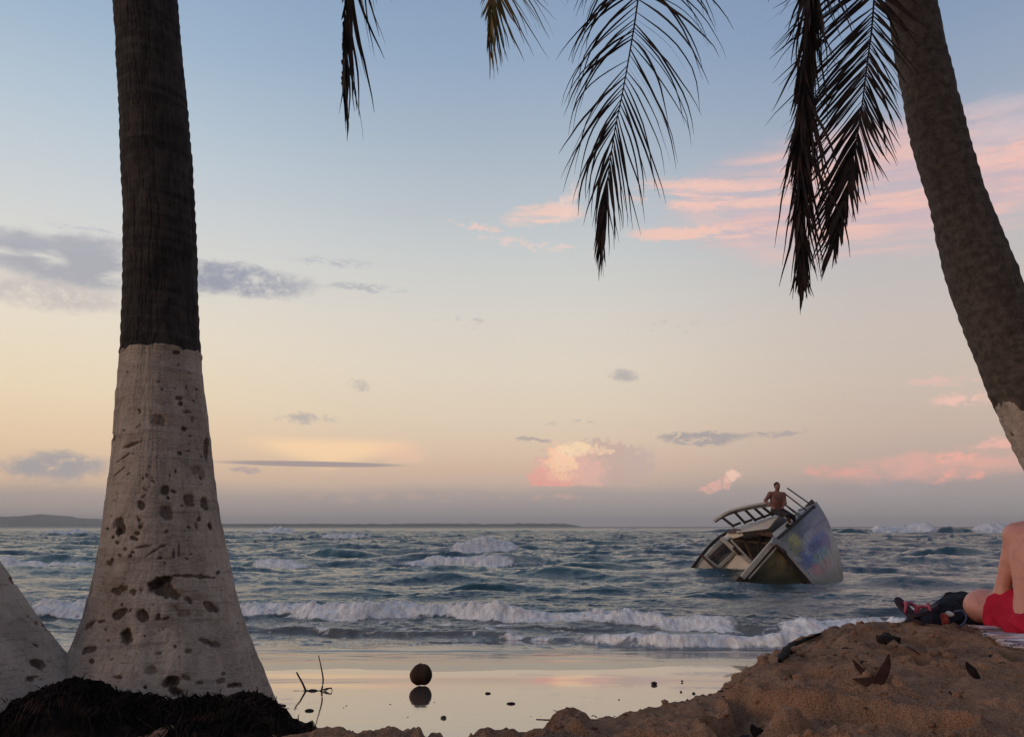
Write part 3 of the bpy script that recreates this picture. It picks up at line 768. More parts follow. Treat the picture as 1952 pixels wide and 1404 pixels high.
D1 = 3.0
tab1 = [(-420, 203, 318), (0, 213, 340), (100, 219, 350), (200, 226, 360), (300, 229, 366), (400, 232, 372), (500, 233, 376), (600, 231, 380), (680, 225.5, 384), (740, 221, 389), (800, 216, 396), (900, 208, 408),
        (1000, 196, 423), (1100, 177, 441), (1160, 162, 453), (1210, 143, 469), (1260, 120, 487), (1310, 96, 504), (1370, 60, 528)]
def smooth_tab(tab, k=8):
    vs = np.arange(tab[0][0], tab[-1][0] + 1, 4.0); t_ = np.array(tab, float)
    out = [vs]
    for c in (1, 2):
        y = np.interp(vs, t_[:, 0], t_[:, c]); yp = np.pad(y, k, mode='reflect', reflect_type='odd')
        out.append(np.convolve(yp, np.ones(2 * k + 1) / (2 * k + 1), 'valid'))
    return np.stack(out, 1)
T1 = smooth_tab(tab1)
PITS = [(240, 1215, 13, 19, 1, 0), (226, 1170, 16, 9, .9, -.3), (270, 1175, 13, 12, .7, .2), (222, 1125, 14, 9, .85, -.3), (250, 1128, 9, 8, .7, 0), (300, 1112, 26, 12, 1, -.4), (318, 1128, 26, 18, .62, .2),
        (360, 1145, 13, 10, .5, .5), (168, 1193, 15, 7, .65, -.6), (165, 1240, 16, 9, .75, -.35), (327, 1298, 17, 14, 1, 0), (335, 1318, 14, 10, 1, .3), (228, 1000, 12, 22, .75, -.2), (224, 1012, 6, 9, 1, 0), (268, 962, 9, 9, .85, 0),
        (313, 936, 10, 13, .6, 0), (319, 980, 18, 18, .42, 0), (300, 800, 14, 13, .4, 0), (265, 990, 4, 4, .9, 0), (268, 1004, 5, 4, .9, 0), (261, 1016, 7, 5, .9, 0), (257, 1026, 9, 5, .9, .3), (345, 770, 5, 5, .6, 0),
        (350, 816, 6, 5, .9, 0), (342, 864, 5, 4, .8, 0), (335, 898, 4, 7, 1, 0), (214, 831, 6, 9, .8, 0), (250, 848, 22, 6, .55, -.35), (235, 872, 18, 3, .7, -.75), (225, 900, 20, 3, .5, -.9), (370, 1098, 44, 4, .75, .06), (401, 1000, 5, 11, 1, .1),
        (388, 960, 9, 15, .5, 0), (360, 950, 9, 14, .55, 0), (366, 800, 9, 9, .4, 0), (394, 850, 5, 26, .8, .1), (403, 1158, 16, 12, .5, .8), (392, 1222, 14, 8, .55, .3), (408, 1228, 16, 8, .5, 0), (268, 1042, 22, 3, .8, -.15), (290, 1052, 22, 3, .7, -.6),
        (311, 1040, 8, 4, .8, -.3), (306, 1062, 8, 5, .8, 0), (341, 1045, 3, 18, .6, 0), (249, 1060, 5, 5, .7, 0), (228, 1058, 4, 4, .8, 0), (239, 1046, 4, 4, .8, 0), (208, 1073, 5, 5, .8, 0), (214, 1066, 4, 5, .8, 0),
        (316, 1178, 12, 6, .7, -.3), (302, 1178, 7, 6, .7, 0), (191, 1184, 8, 3, .8, -.2), (204, 1220, 4, 3, .8, 0), (334, 1232, 5, 5, .7, 0), (172, 1259, 7, 7, .7, 0), (352, 1168, 30, 14, .35, .3), (275, 1310, 9, 8, 1, 0), (420, 1298, 10, 5, .7, 0),
        (450, 1305, 20, 6, 1, -.1), (225, 1290, 9, 4, .8, 0), (290, 1277, 16, 10, .4, 0), (355, 1290, 10, 5, .6, .3), (380, 1300, 10, 4, .6, 0), (340, 695, 5, 5, .8, 0), (336, 672, 9, 5, .7, 0), (355, 785, 12, 5, .5, 0), (342, 758, 9, 4, .6, 0), (331, 1055, 4, 14, .5, 0),
        (360, 1240, 8, 5, .5, 0), (300, 1245, 9, 4, .4, 0), (375, 1000, 4, 10, .5, 0), (380, 990, 7, 8, .5, 0), (372, 895, 10, 10, .35, 0), (385, 905, 8, 16, .35, 0), (280, 905, 3, 4, .7, 0), (272, 911, 3, 4, .7, 0)]
def disp1(base, N, ph, RR):
    x, y, z = base[..., 0], base[..., 1], base[..., 2]
    d = 0.012 * (fbm(x * 5, y * 5, z * 2.5, oct=3, seed=201) - 0.5) + 0.010 * (fbm(x * 16, y * 16, z * 9, oct=3, seed=202) - 0.5)
    ang = np.broadcast_to(ph[None, :], x.shape)
    zz = z + 0.012 * np.sin(ang * 2 + 1) + 0.02 * (vnoise(x * 4, y * 4, z * 2, seed=205) - 0.5)
    paint = z < 2.27
    ringp = np.where(paint, 0.085, 0.052)
    saw = (zz / ringp) % 1.0
    amp = np.where(paint, 0.0016, 0.0028) * lerp(0.3, 1.5, vnoise(ang * 2, zz * 9, seed=207))
    d = d + amp * (sst(0, 0.8, saw) - sst(0.8, 1.0, saw) - 0.3)
    fis = fbm(ang * 26, z * 5, oct=3, seed=208, ridge=True)
    d = d - np.where(paint, 0.002, 0.004) * sst(0.72, 0.9, fis)
    flare = sst(1.5, 1.05, z)
    d = d + flare * 0.03 * (fbm(ang * 3.2, z * 2, oct=3, seed=209) - 0.5)
    pit = np.zeros_like(x)
    front = N[..., 1] < 0.25
    nx = fbm(x * 34, z * 34, y * 34, oct=3, seed=210) - 0.5
    spots = list(PITS)
    r2 = np.random.default_rng(5)
    for i in range(90):
        vv = r2.uniform(700, 1320); l = np.interp(vv, T1[:, 0], T1[:, 1]); rgt = np.interp(vv, T1[:, 0], T1[:, 2])
        s_ = r2.uniform(1.5, 4.2); spots.append((r2.uniform(l + 6, rgt - 6), vv, s_ * r2.uniform(0.8, 1.9), s_, r2.uniform(.4, .9), r2.uniform(-.6, .6)))
    # image position of every front vertex
    den = y * math.cos(TH) + (z - 1.6) * math.sin(TH)
    uu = 976 + F * x / den; vv = 702 - F * (-(y) * math.sin(TH) + (z - 1.6) * math.cos(TH)) / den
    for (u, v, ru, rv, dk, tl) in spots:
        du = (uu - u); dv = (vv - v) - tl * (uu - u)
        q = 1.18 * np.sqrt((du / ru) ** 2 + (dv / rv) ** 2) + nx * 1.7
        k = sst(1.25, 0.62, q) * front
        pit = np.maximum(pit, k * dk)
        d = d - k * dk * min(ru, rv) * 0.0011
    return d, pit

vs1 = np.concatenate([np.arange(-420, 600, 4.0), np.arange(600, 1370, 2.0)])
prof1 = px_profile(T1, D1, vs1)
# straighten the part above the frame up to the crown
palm1_loc = np.array([prof1[-1][0][0], D1, 0.98])
palm1 = empty('palm_tree', palm1_loc, 'straight coconut palm with thick whitewashed foot and dark bare trunk standing at the left', 'palm tree', 'coconut palms with whitewashed feet')
Vg, pit = trunk_grid(prof1, 420, disp1)
cut = int(np.argmin(np.abs(vs1 - 676)))
nr = len(vs1)
mesh_np('trunk', Vg[:cut + 1].reshape(-1, 3), grid_faces(cut + 1, 420, True)[:, ::-1], M['bark_dark'], palm1)
low = Vg[cut:].copy()
rag = (fbm(np.cos(np.linspace(0, 2 * math.pi, 420)) * 3.2, np.sin(np.linspace(0, 2 * math.pi, 420)) * 3.2, oct=3, seed=220) - 0.5)
low[0, :, 2] += 0.006 + 0.045 * rag
cN = low[0, :, :2] - prof1[cut][0][:2]
low[0, :, :2] += cN / np.linalg.norm(cN, axis=1)[:, None] * 0.0015
low[1, :, :2] += cN / np.linalg.norm(cN, axis=1)[:, None] * 0.0025
mesh_np('painted_base', low.reshape(-1, 3), grid_faces(nr - cut, 420, True)[:, ::-1], M['white'], palm1, attrs={'pit': pit[cut:]})

# root mass: a dark fibrous mound washed bare round the foot
m, b = material('bare_roots'); M['roots'] = m
v = coords('Object')
f1 = noise(v, 26, 6, 0.7); f2 = noise(mapping(v, (1, 1, 3)), 9, 5, 0.6)
put(b.inputs['Base Color'], mixc(noise(v, 5, 5, .7).ss(.52, .7) * .5, mixc(f2.ss(0.5, 0.75), mixc(f1.ss(0.35, 0.7), lin((26, 19, 17)), lin((48, 36, 31))), lin((84, 62, 52))), lin((96, 70, 56))))
b.inputs['Roughness'].default_value = 0.95; b.inputs['Specular IOR Level'].default_value = 0.1
bump(b, f1 + noise(v, 110, 4, 0.7) * 0.6, 1.0, 0.03)
RT_U = [-300, -100, 0, 60, 110, 150, 200, 240, 300, 360, 420, 460, 505, 535, 556, 600, 650, 700]
RT_V = [1420, 1372, 1350, 1332, 1305, 1287, 1300, 1315, 1331, 1336, 1330, 1318, 1330, 1352, 1385, 1388, 1402, 1460]
uu = np.linspace(-300, 700, 520); tv = np.interp(uu, RT_U, RT_V)
tv = np.convolve(np.pad(tv, 8, mode='edge'), np.ones(17) / 17, 'valid')
rows = []
NR = 120
for i in range(NR):
    s_ = i / (NR - 1)                         # 0 = far rim against the trunk, 1 = front foot
    y = lerp(2.72, 1.75, s_)
    p0 = np.array([P(a, b_, 2.58) for a, b_ in zip(uu, tv)])
    crest = p0[:, 2]
    x = p0[:, 0] * lerp(1.0, 0.84, sst(0.15, 1, s_))
    prof = np.where(s_ < 0.145, lerp(0.90, 1.0, s_ / 0.145), 1.0 - 0.42 * sst(0.145, 1.0, s_) ** 0.9)
    z = 0.45 + (crest - 0.45) * prof
    rows.append(np.stack([x, np.full_like(x, y), z], -1))
G = np.array(rows)
nn = fbm(G[..., 0] * 9, G[..., 1] * 9, G[..., 2] * 9, oct=4, seed=230) - 0.5
n2_ = fbm(G[..., 0] * 38, G[..., 1] * 38, G[..., 2] * 38, oct=3, seed=231, ridge=True) - 0.5
G[..., 2] += nn * 0.06 + n2_ * 0.016
G[..., 1] += nn * 0.08
rm = mesh_np('root_mass', G.reshape(-1, 3), grid_faces(NR, len(uu)), M['roots'], palm1)
mb = MB()
r3 = np.random.default_rng(11)
for i in range(520):
    a = r3.integers(20, len(uu) - 30); s0 = r3.integers(10, 40)
    p = G[s0, a].copy(); dirx = r3.normal(0, 0.5)
    pts = []
    L = r3.uniform(0.06, 0.3); n_ = 6
    aa, ss_ = float(a), float(s0)
    for k in range(n_):
        ii = int(np.clip(ss_, 0, NR - 1)); jj = int(np.clip(aa, 0, len(uu) - 1))
        pts.append(G[ii, jj] + np.array([0, -0.006, 0.006]) + r3.normal(0, 0.004, 3))
        aa += dirx * 6 + r3.normal(0, 2.0); ss_ += L / n_ * 130 * r3.uniform(0.5, 1.2)
    mb.tube(pts, list(np.linspace(r3.uniform(0.002, 0.0055), 0.001, n_)), 5)
for i in range(240):                            # short broken fibres sticking up along the rim
    a = r3.integers(60, len(uu) - 60); p = G[int(r3.integers(12, 26)), a]
    dv = np.array([r3.normal(0, 0.5), -0.2, r3.uniform(0.2, 1.0)]); dv /= np.linalg.norm(dv)
    L = r3.uniform(0.01, 0.035)
    mb.tube([p, p + dv * L * 0.6, p + dv * L + np.array([r3.normal(0, .006), 0, -0.004])], [0.002, 0.0014, 0.0005], 4)
mb.build('root_fibres', M['roots'], palm1, True)

# second palm, only its flaring foot reaches into the frame
D2 = 2.75
tab2 = [(-420, -740, -585), (0, -560, -395), (400, -470, -285), (700, -420, -200), (900, -372, -102), (1000, -345, -46), (1070, -325, 0), (1140, -305, 41), (1205, -285, 83), (1270, -260, 132), (1310, -240, 172), (1360, -215, 215), (1460, -190, 290)]
T2 = smooth_tab(tab2)
def disp2(base, N, ph, RR):
    x, y, z = base[..., 0], base[..., 1], base[..., 2]
    ang = np.broadcast_to(ph[None, :], x.shape)
    d = 0.014 * (fbm(x * 5, y * 5, z * 2.5, oct=3, seed=241) - 0.5) + 0.009 * (fbm(x * 16, y * 16, z * 9, oct=3, seed=242) - 0.5)
    saw = (z / 0.07 + 0.2 * np.sin(ang * 2)) % 1.0
    d = d + 0.003 * (sst(0, .8, saw) - sst(.8, 1, saw) - .3) * (z > 1.6)
    pit = sst(0.70, 0.80, fbm(x * 15, y * 15, z * 20, oct=3, seed=243)) * 0.9
    return d - pit * 0.01, pit
vs2 = np.concatenate([np.arange(-420, 700, 8.0), np.arange(700, 1440, 3.0)])
prof2 = px_profile(T2, D2, vs2)
palm2 = empty('palm_tree', (prof2[-1][0][0], D2, 0.95), 'whitewashed palm cut by the left edge of the photo, only its flaring foot showing', 'palm tree', 'coconut palms with whitewashed feet')
Vg, pit = trunk_grid(prof2, 240, disp2, True)
cut2 = int(np.argmin(np.abs(vs2 - 700)))
mesh_np('trunk', Vg[:cut2 + 1].reshape(-1, 3), grid_faces(cut2 + 1, 240, True)[:, ::-1], M['bark_dark'], palm2)
mesh_np('painted_base', Vg[cut2:].reshape(-1, 3), grid_faces(len(vs2) - cut2, 240, True)[:, ::-1], M['white'], palm2, attrs={'pit': pit[cut2:]})

# leaning palm on the right
D3 = 5.2
tab3 = [(-640, 1560, 1640), (-420, 1600, 1684), (-200, 1645, 1738), (0, 1690, 1786), (100, 1705, 1806), (200, 1722, 1830), (300, 1746, 1858), (380, 1770, 1882), (460, 1786, 1915), (520, 1800, 1940), (600, 1826, 1972),
        (680, 1856, 2006), (740, 1880, 2032), (800, 1906, 2058), (890, 1950, 2098), (960, 1984, 2136), (1040, 2018, 2186), (1100, 2036, 2230), (1150, 2042, 2280), (1200, 2040, 2330), (1250, 2030, 2390)]
T3 = smooth_tab(tab3)
def disp3(base, N, ph, RR):
    x, y, z = base[..., 0], base[..., 1], base[..., 2]
    ang = np.broadcast_to(ph[None, :], x.shape)
    d = 0.02 * (fbm(x * 4, y * 4, z * 2.5, oct=3, seed=251) - 0.5) + 0.016 * (fbm(x * 14, y * 14, z * 11, oct=3, seed=252) - 0.5)
    zz = z - 0.25 * x + 0.03 * (vnoise(x * 4, y * 4, z * 3, seed=255) - 0.5)
    saw = (zz / 0.10 + 0.15 * np.sin(ang + 1)) % 1.0
    d = d + 0.0045 * lerp(0.0, 1.7, vnoise(ang * 2, zz * 6, seed=257)) * (sst(0, .75, saw) - sst(.75, 1, saw) - .3)
    pit = sst(0.69, 0.78, fbm(x * 12, y * 12, z * 14, oct=3, seed=253)) * sst(3.3, 2.4, z) * 0.95
    return d - pit * 0.02, pit
vs3 = np.concatenate([np.arange(-640, 0, 8.0), np.arange(0, 1250, 4.0)])
prof3 = px_profile(T3, D3, vs3)
palm3 = empty('palm_tree', (prof3[-1][0][0], D3, 0.95), 'grey ringed coconut palm leaning to the left at the right edge, with hanging dead fronds', 'palm tree', 'coconut palms with whitewashed feet')
Vg, pit = trunk_grid(prof3, 260, disp3)
cut3 = int(np.argmin(np.abs(vs3 - 800)))
# the paint line runs askew, higher on the right
sh = np.round(6.5 * np.cos(np.linspace(0, 2 * math.pi, 260, endpoint=False)) + 5 * (vnoise(np.linspace(0, 30, 260), np.zeros(260), seed=9) - 0.5)).astype(int)
Fg = grid_faces(len(vs3), 260, True)[:, ::-1]
row = Fg[:, 1] // 260; colm = Fg[:, 1] % 260
row = np.minimum(Fg.min(1) // 260, row)
isw = row >= cut3 - sh[np.minimum(colm, 259)]
mesh_np('trunk', Vg.reshape(-1, 3), Fg[~isw], M['bark_grey'], palm3)
mesh_np('painted_base', Vg.reshape(-1, 3), Fg[isw], M['white'], palm3, attrs={'pit': pit})

# ------------------------------------------------------------------ hanging fronds
def spline(pts, n):
    pts = np.array(pts, float); k = np.concatenate([[0], np.cumsum(np.linalg.norm(np.diff(pts, axis=0), axis=1))])
    # Catmull-Rom through the points
    q = np.vstack([2 * pts[0] - pts[1], pts, 2 * pts[-1] - pts[-2]])
    out = []
    for s_ in np.linspace(0, k[-1], n):
        i = min(max(np.searchsorted(k, s_, 'right') - 1, 0), len(pts) - 2)
        t_ = (s_ - k[i]) / max(k[i + 1] - k[i], 1e-9)
        p0, p1, p2, p3 = q[i], q[i + 1], q[i + 2], q[i + 3]
        out.append(0.5 * ((2 * p1) + (-p0 + p2) * t_ + (2 * p0 - 5 * p1 + 4 * p2 - p3) * t_ ** 2 + (-p0 + 3 * p1 - 3 * p2 + p3) * t_ ** 3))
    return np.array(out), k[-1]
def frond(palm, pts, seed, mat, r0=0.016, spacing=0.036, lmax=0.62, spread=(62, 14), droop=1.2, side=(1, 0.15, 0), bias=(1.0, 1.0), start=0.1, wid=0.02, tipfrac=0.35, curl=0.6, ragged=0.3, tw=0.9, vis=0.5):
    rg = np.random.default_rng(seed)
    C, L = spline(pts, 90)
    T = np.gradient(C, axis=0); T /= np.linalg.norm(T, axis=1)[:, None]
    mb = MB(); mb.tube(list(C), list(np.linspace(r0, 0.002, 90)), 7)
    rach = mb.build('frond', M['frond_stalk'] if mat is not M['frond_dead'] else mat, palm, True)
    n = int(L * (1 - start) / spacing)
    V = []; Fs = []
    S_ = unit(side)
    for i in range(n):
        s_ = start + (1 - start) * (i + 0.5) / n
        f_ = s_ * 89; j = int(f_); c = lerp(C[j], C[min(j + 1, 89)], f_ - j); t_ = T[j]
        sv = unit(S_ - t_ * np.dot(S_, t_))
        for sg in (-1, 1):
            if rg.random() < 0.06: continue
            kb = bias[0] if sg < 0 else bias[1]
            Ls = lmax * kb * (sst(-0.1, 0.25, s_) * (1 - (1 - tipfrac) * sst(vis + 0.55 * (1 - vis), 1.02, s_))) * rg.uniform(1 - ragged, 1.05)
            a = R(lerp(spread[0], spread[1], sst(vis + 0.08, 1.0, s_)) * rg.uniform(0.88, 1.10))
            nrm = np.cross(sv, t_)
            d = unit(t_ * math.cos(a) + sv * sg * math.sin(a) + nrm * rg.normal(0, 0.14))
            p = c.copy(); ns = 9
            w0 = wid * rg.uniform(0.75, 1.2); rot = rg.normal(0, tw); dr = droop * rg.uniform(0.5, 1.5)
            ck = rg.normal(0, curl * 0.35)
            b0 = len(V)
            for k in range(ns + 1):
                q = k / ns
                wd = w0 * (0.45 + 0.55 * min(1, q * 5)) * (1 - q ** 2.2 * 0.9) * 0.5
                N0 = unit(np.cross(d, (0.1, 1, 0.05))); N1 = np.cross(d, N0)
                Wv = N0 * math.cos(rot + ck * q * 3) + N1 * math.sin(rot + ck * q * 3)
                V.append(p - Wv * wd); V.append(p + Wv * wd)
                if k: Fs.append((b0 + 2 * k - 2, b0 + 2 * k - 1, b0 + 2 * k + 1, b0 + 2 * k))
                d = unit(d + np.array([0, 0, -1.0]) * dr * (0.05 + 1.2 * q) / ns + sv * sg * (-0.5 * curl) * max(0, q - 0.5) / ns + rg.normal(0, 0.02 + 0.05 * q, 3))
                p = p + d * Ls / ns
    o = mesh_np('leaflets', np.array(V), np.array(Fs), mat, rach, True)
    return rach
cr3 = prof3[0][0] + np.array([0, 0, 0.05])
cr1 = prof1[0][0] + np.array([0, 0, 0.05])
cr2 = prof2[0][0] + np.array([0, 0, 0.05])
# the big drooping frond in the middle
frond(palm3, [cr3, P(1500, -620, 5.0), P(1330, -470, 4.7), P(1245, -230, 4.45), P(1216, 0, 4.3), P(1204, 80, 4.26), P(1188, 170, 4.22), P(1170, 260, 4.18), P(1155, 370, 4.15), P(1144, 475, 4.12)], 1, M['frond_dead'],
      spacing=0.041, lmax=0.84, spread=(55, 4), droop=2.4, tipfrac=0.26, bias=(0.92, 1.0), side=(1, -0.2, 0), wid=0.0145, vis=0.58, tw=0.5, ragged=0.12, curl=0.4)
# two nearly closed dead ones against the leaning trunk
frond(palm3, [cr3, P(1590, -560, 4.9), P(1560, -330, 4.75), P(1541, 0, 4.65), P(1533, 150, 4.62), P(1528, 300, 4.6), P(1526, 430, 4.58), P(1525, 530, 4.55)], 2, M['frond_dead'],
      spacing=0.019, lmax=1.05, spread=(8, 6), droop=0.2, tipfrac=0.26, bias=(0.5, 1.0), side=(1, 0.35, 0), wid=0.021, vis=0.5, curl=0.3, tw=0.7)
frond(palm3, [cr3, P(1690, -560, 5.0), P(1678, -300, 4.85), P(1666, 0, 4.72), P(1652, 130, 4.68), P(1636, 250, 4.65), P(1614, 360, 4.6), P(1590, 470, 4.55)], 3, M['frond_dead'],
      spacing=0.024, lmax=1.0, spread=(44, 9), droop=0.3, tipfrac=0.36, bias=(1.0, 0.55), side=(1, -0.25, 0), wid=0.019, vis=0.5, curl=0.2, tw=0.6)
# leaflet ends of a higher frond just showing at the top edge
frond(palm3, [cr3, P(1600, -640, 5.6), P(1500, -600, 5.8), P(1440, -420, 5.9), P(1440, -200, 5.9), P(1456, -90, 5.9), P(1464, -50, 5.9)], 4, M['frond_dead'], lmax=0.5, spread=(30, 10), spacing=0.05, wid=0.018, vis=0.7, tipfrac=0.7, droop=0.6)
# fronds of the left palm
frond(palm1, [cr1, P(380, -600, 3.2), P(560, -560, 3.5), P(648, -380, 3.7), P(662, -180, 3.8), P(659, -40, 3.85), P(655, 80, 3.85), P(653, 160, 3.85)], 5, M['frond_dead'],
      spacing=0.035, lmax=0.85, spread=(15, 4), droop=0.3, tipfrac=0.4, bias=(0.10, 1.0), side=(1, 0.1, 0), wid=0.019, vis=0.6)
frond(palm1, [cr1, P(420, -720, 3.4), P(700, -740, 3.9), P(870, -560, 4.4), P(935, -300, 4.6), P(944, -120, 4.65), P(936, 20, 4.68), P(932, 80, 4.7)], 6, M['frond_green'],
      spacing=0.018, lmax=0.78, spread=(58, 8), droop=0.45, tipfrac=0.35, bias=(0.35, 1.0), side=(1, -0.1, 0), wid=0.014, vis=0.72)
# ------------------------------------------------------------------ the wreck
def paintmat(name, c, dirt, rust, scale=1.0, amt=0.5, rough=0.6):
    m, b = material(name)
    v = coords('Object')
    a = noise(v, 2.2 * scale, 6, 0.65); d = noise(mapping(v, (2.5, 2.5, 0.6)), 3.4 * scale, 6, 0.7); e = noise(v, 14 * scale, 5, 0.7)
    col = mixc(a.ss(0.4, 0.66) * amt, c, dirt)
    col = mixc(d.ss(0.55, 0.72) * amt * 1.3, col, rust)
    col = mixc(e.ss(0.6, 0.75) * amt * 0.7, col, dirt)
    put(b.inputs['Base Color'], col); b.inputs['Roughness'].default_value = rough
    bump(b, e, 0.3, 0.02)
    return m
M['gel'] = paintmat('weathered_white_paint', lin((176, 166, 156)), lin((124, 112, 104)), lin((104, 82, 66)))
M['gel_clean'] = paintmat('faded_cabin_paint', lin((206, 190, 174)), lin((160, 142, 128)), lin((132, 108, 92)), 1.0, 0.35)
M['grey_paint'] = paintmat('grey_blue_paint', lin((140, 140, 142)), lin((112, 112, 116)), lin((96, 88, 84)), 1.0, 0.4)
M['dark_wood'] = paintmat('rotten_dark_wood', lin((44, 33, 29)), lin((26, 21, 21)), lin((72, 52, 42)), 1.3, 0.6, 0.9)  # also colours the pieces that stand for a shaded gap, slot and hollow
M['brown_wood'] = paintmat('brown_wreck_wood', lin((86, 62, 52)), lin((56, 42, 38)), lin((110, 82, 66)), 1.5, 0.6, 0.85)
M['pane'] = paintmat('dark_cabin_opening', lin((38, 32, 34)), lin((56, 44, 44)), lin((26, 22, 24)), 1.0, 0.6, 0.35)
M['pole'] = simple('dull_metal_pole', lin((96, 86, 84)), lin((62, 54, 54)), 6, 0.5, 0)
# transom: yellow and green stains under a dark tar edge
m, b = material('stained_transom'); M['transom'] = m
v = coords('Object'); x_, y_, z_ = sep(v)
a = noise(v, 1.6, 6, 0.65, 0.4); d = noise(mapping(v, (2, 2, 0.5)), 3.0, 6, 0.7); e = noise(v, 9, 5, 0.7)
col = mixc(a.ss(0.38, 0.6), lin((110, 96, 66)), lin((74, 68, 50)))
col = mixc((z_ + (a - 0.5) * 1.4 + (e - 0.5) * .5).ss(0.35, 0.95) * .85, col, lin((168, 140, 98)))
col = mixc(d.ss(0.52, 0.68) * 0.8, col, lin((40, 36, 28)))
col = mixc((z_ + (d - 0.5) * 0.5).ss(0.55, 0.05) * 0.8, col, lin((38, 40, 30)))
put(b.inputs['Base Color'], col); b.inputs['Roughness'].default_value = 0.55; bump(b, e, 0.3, 0.02)
# hull side with sprayed graffiti
m, b = material('sprayed_hull'); M['hull'] = m
uv = coords('UV'); u_, v_, _ = sep(uv)
n1 = noise(uv, 3.2, 5, 0.6); n2 = noise(uv, 9.0, 5, 0.65); n3 = noise(mapping(uv, (14, 1.2, 1)), 2.0, 5, 0.65)
col = mixc(n1.ss(0.4, 0.65), lin((168, 158, 152)), lin((134, 126, 124)))
def spray(cu, cv, ru, rv, c, k=0.6, op=0.9):
    global col
    r2 = ((u_ - cu) / ru).pow(2.0) + ((v_ - cv) / rv).pow(2.0)
    mk = (r2 * -1.0 + 1.0 + (n1 - 0.5) * k * 3 + (n2 - 0.5) * k * 2.2).ss(-0.1, 0.75)
    col = mixc(mk * op, col, lin(c))
spray(0.55, 0.06, 0.5, 0.20, (104, 92, 112), 0.5, 0.85)      # violet grey upper strake
spray(0.22, 0.08, 0.30, 0.16, (58, 50, 60), 0.9, 0.9)
spray(0.85, 0.14, 0.25, 0.22, (122, 110, 118), 0.6, 0.6)
spray(0.72, 0.30, 0.40, 0.16, (138, 108, 134), 0.6, 0.6)       # lilac
spray(0.17, 0.25, 0.13, 0.22, (120, 108, 54), 0.8, 0.85)       # yellow green lettering, left
spray(0.24, 0.17, 0.10, 0.13, (176, 150, 62), 0.9, 0.85)
spray(0.50, 0.42, 0.42, 0.13, (88, 98, 152), 0.7, 0.9)       # blue cloud
spray(0.46, 0.41, 0.22, 0.06, (58, 60, 118), 1.0, 0.9)
spray(0.20, 0.52, 0.16, 0.12, (70, 82, 138), 0.8, 0.85)
spray(0.72, 0.46, 0.22, 0.09, (128, 84, 130), 0.8, 0.7)
spray(0.44, 0.54, 0.25, 0.08, (112, 142, 146), 0.7, 0.85)      # turquoise
spray(0.40, 0.66, 0.26, 0.09, (178, 134, 132), 0.7, 0.8)       # salmon
spray(0.20, 0.64, 0.10, 0.10, (196, 120, 120), 0.9, 0.6)
spray(0.60, 0.75, 0.30, 0.08, (160, 146, 158), 0.6, 0.6)
# outlines of the lettering
ol = noise(uv, 5.5, 3, 0.5)
lines = (ol - 0.5).abs().ss(0.016, 0.006) * (v_ - 0.32).abs().ss(0.30, 0.22)
col = mixc(lines * u_.ss(0.75, 0.4) * 0.75, col, lin((52, 46, 66)))
col = mixc(n3.ss(0.48, 0.7) * 0.55, col, lin((104, 96, 94)))
col = mixc(noise(mapping(uv, (9, .9, 1)), 3.1, 6, .7).ss(.52, .7) * v_.ss(.9, .1) * .38, col, lin((70, 60, 58)))
col = mixc((v_ + (n2 - .5) * .12).ss(.66, .80) * .6, col, lin((84, 82, 72)))
col = mixc((n3 + n2 - 1.0).ss(0.12, 0.22) * 0.6, col, lin((96, 78, 66)))
put(b.inputs['Base Color'], col); b.inputs['Roughness'].default_value = 0.5; bump(b, n2, 0.25, 0.02)

wreck = empty('sailboat_wreck', (9.2, 24.8, -0.3), 'wrecked white sailboat heeled over in the surf, its hull sprayed with blue and violet graffiti', 'boat')
HS = [[(1475, 1030, 23.0), (1498, 1057, 23.0), (1522, 1085, 23.0), (1547, 1114, 23.0), (1562, 1136, 23.1)],
      [(1502, 1004, 24.4), (1530, 1036, 24.0), (1553, 1071, 23.6), (1572, 1114, 23.4), (1580, 1140, 23.4)],
      [(1530, 977, 26.0), (1558, 1012, 25.2), (1579, 1057, 24.5), (1593, 1112, 24.0), (1598, 1140, 24.0)],
      [(1556, 956, 27.5), (1577, 992, 26.4), (1597, 1048, 25.4), (1607, 1109, 24.7), (1607, 1140, 24.6)]]
HG = np.array([[P(*q) for q in r] for r in HS])
HGr = np.array([spline(r, 34)[0] for r in HG])
HGf = np.stack([spline(HGr[:, j], 44)[0] for j in range(34)], 1)
su, sv_ = np.meshgrid(np.linspace(0, 1, 44), np.linspace(0, 1, 34), indexing='ij')
hull = mesh_np('hull', HGf.reshape(-1, 3), grid_faces(44, 34), M['hull'], wreck, uv=np.stack([su, sv_], -1).reshape(-1, 2))
sm = hull.modifiers.new('shell', 'SOLIDIFY'); sm.thickness = 0.06; sm.offset = 0
# port side of the hull, mostly under water
PS = [[(1412, 1106, 23.1), (1420, 1128, 23.1), (1562, 1140, 23.2)], [(1448, 1060, 25.8), (1470, 1118, 25.6), (1578, 1141, 23.5)], [(1556, 957, 27.6), (1590, 1050, 26.6), (1607, 1142, 24.7)]]
PG = np.array([[P(*q) for q in r] for r in PS]); PG[1, 0, 2] -= 0.55; PG[1, 0, 1] += 0.3
PGr = np.array([spline(r, 16)[0] for r in PG]); PGf = np.stack([spline(PGr[:, j], 16)[0] for j in range(16)], 1)
ph_ = mesh_np('port_hull', PGf.reshape(-1, 3), grid_faces(16, 16), M['dark_wood'], wreck)
sm = ph_.modifiers.new('shell', 'SOLIDIFY'); sm.thickness = 0.05; sm.offset = 0
back = np.array([0.10, 0.35, 0.0]); near = np.array([0, -1.0, 0])
pl = lambda lst: [P(*q) for q in lst]
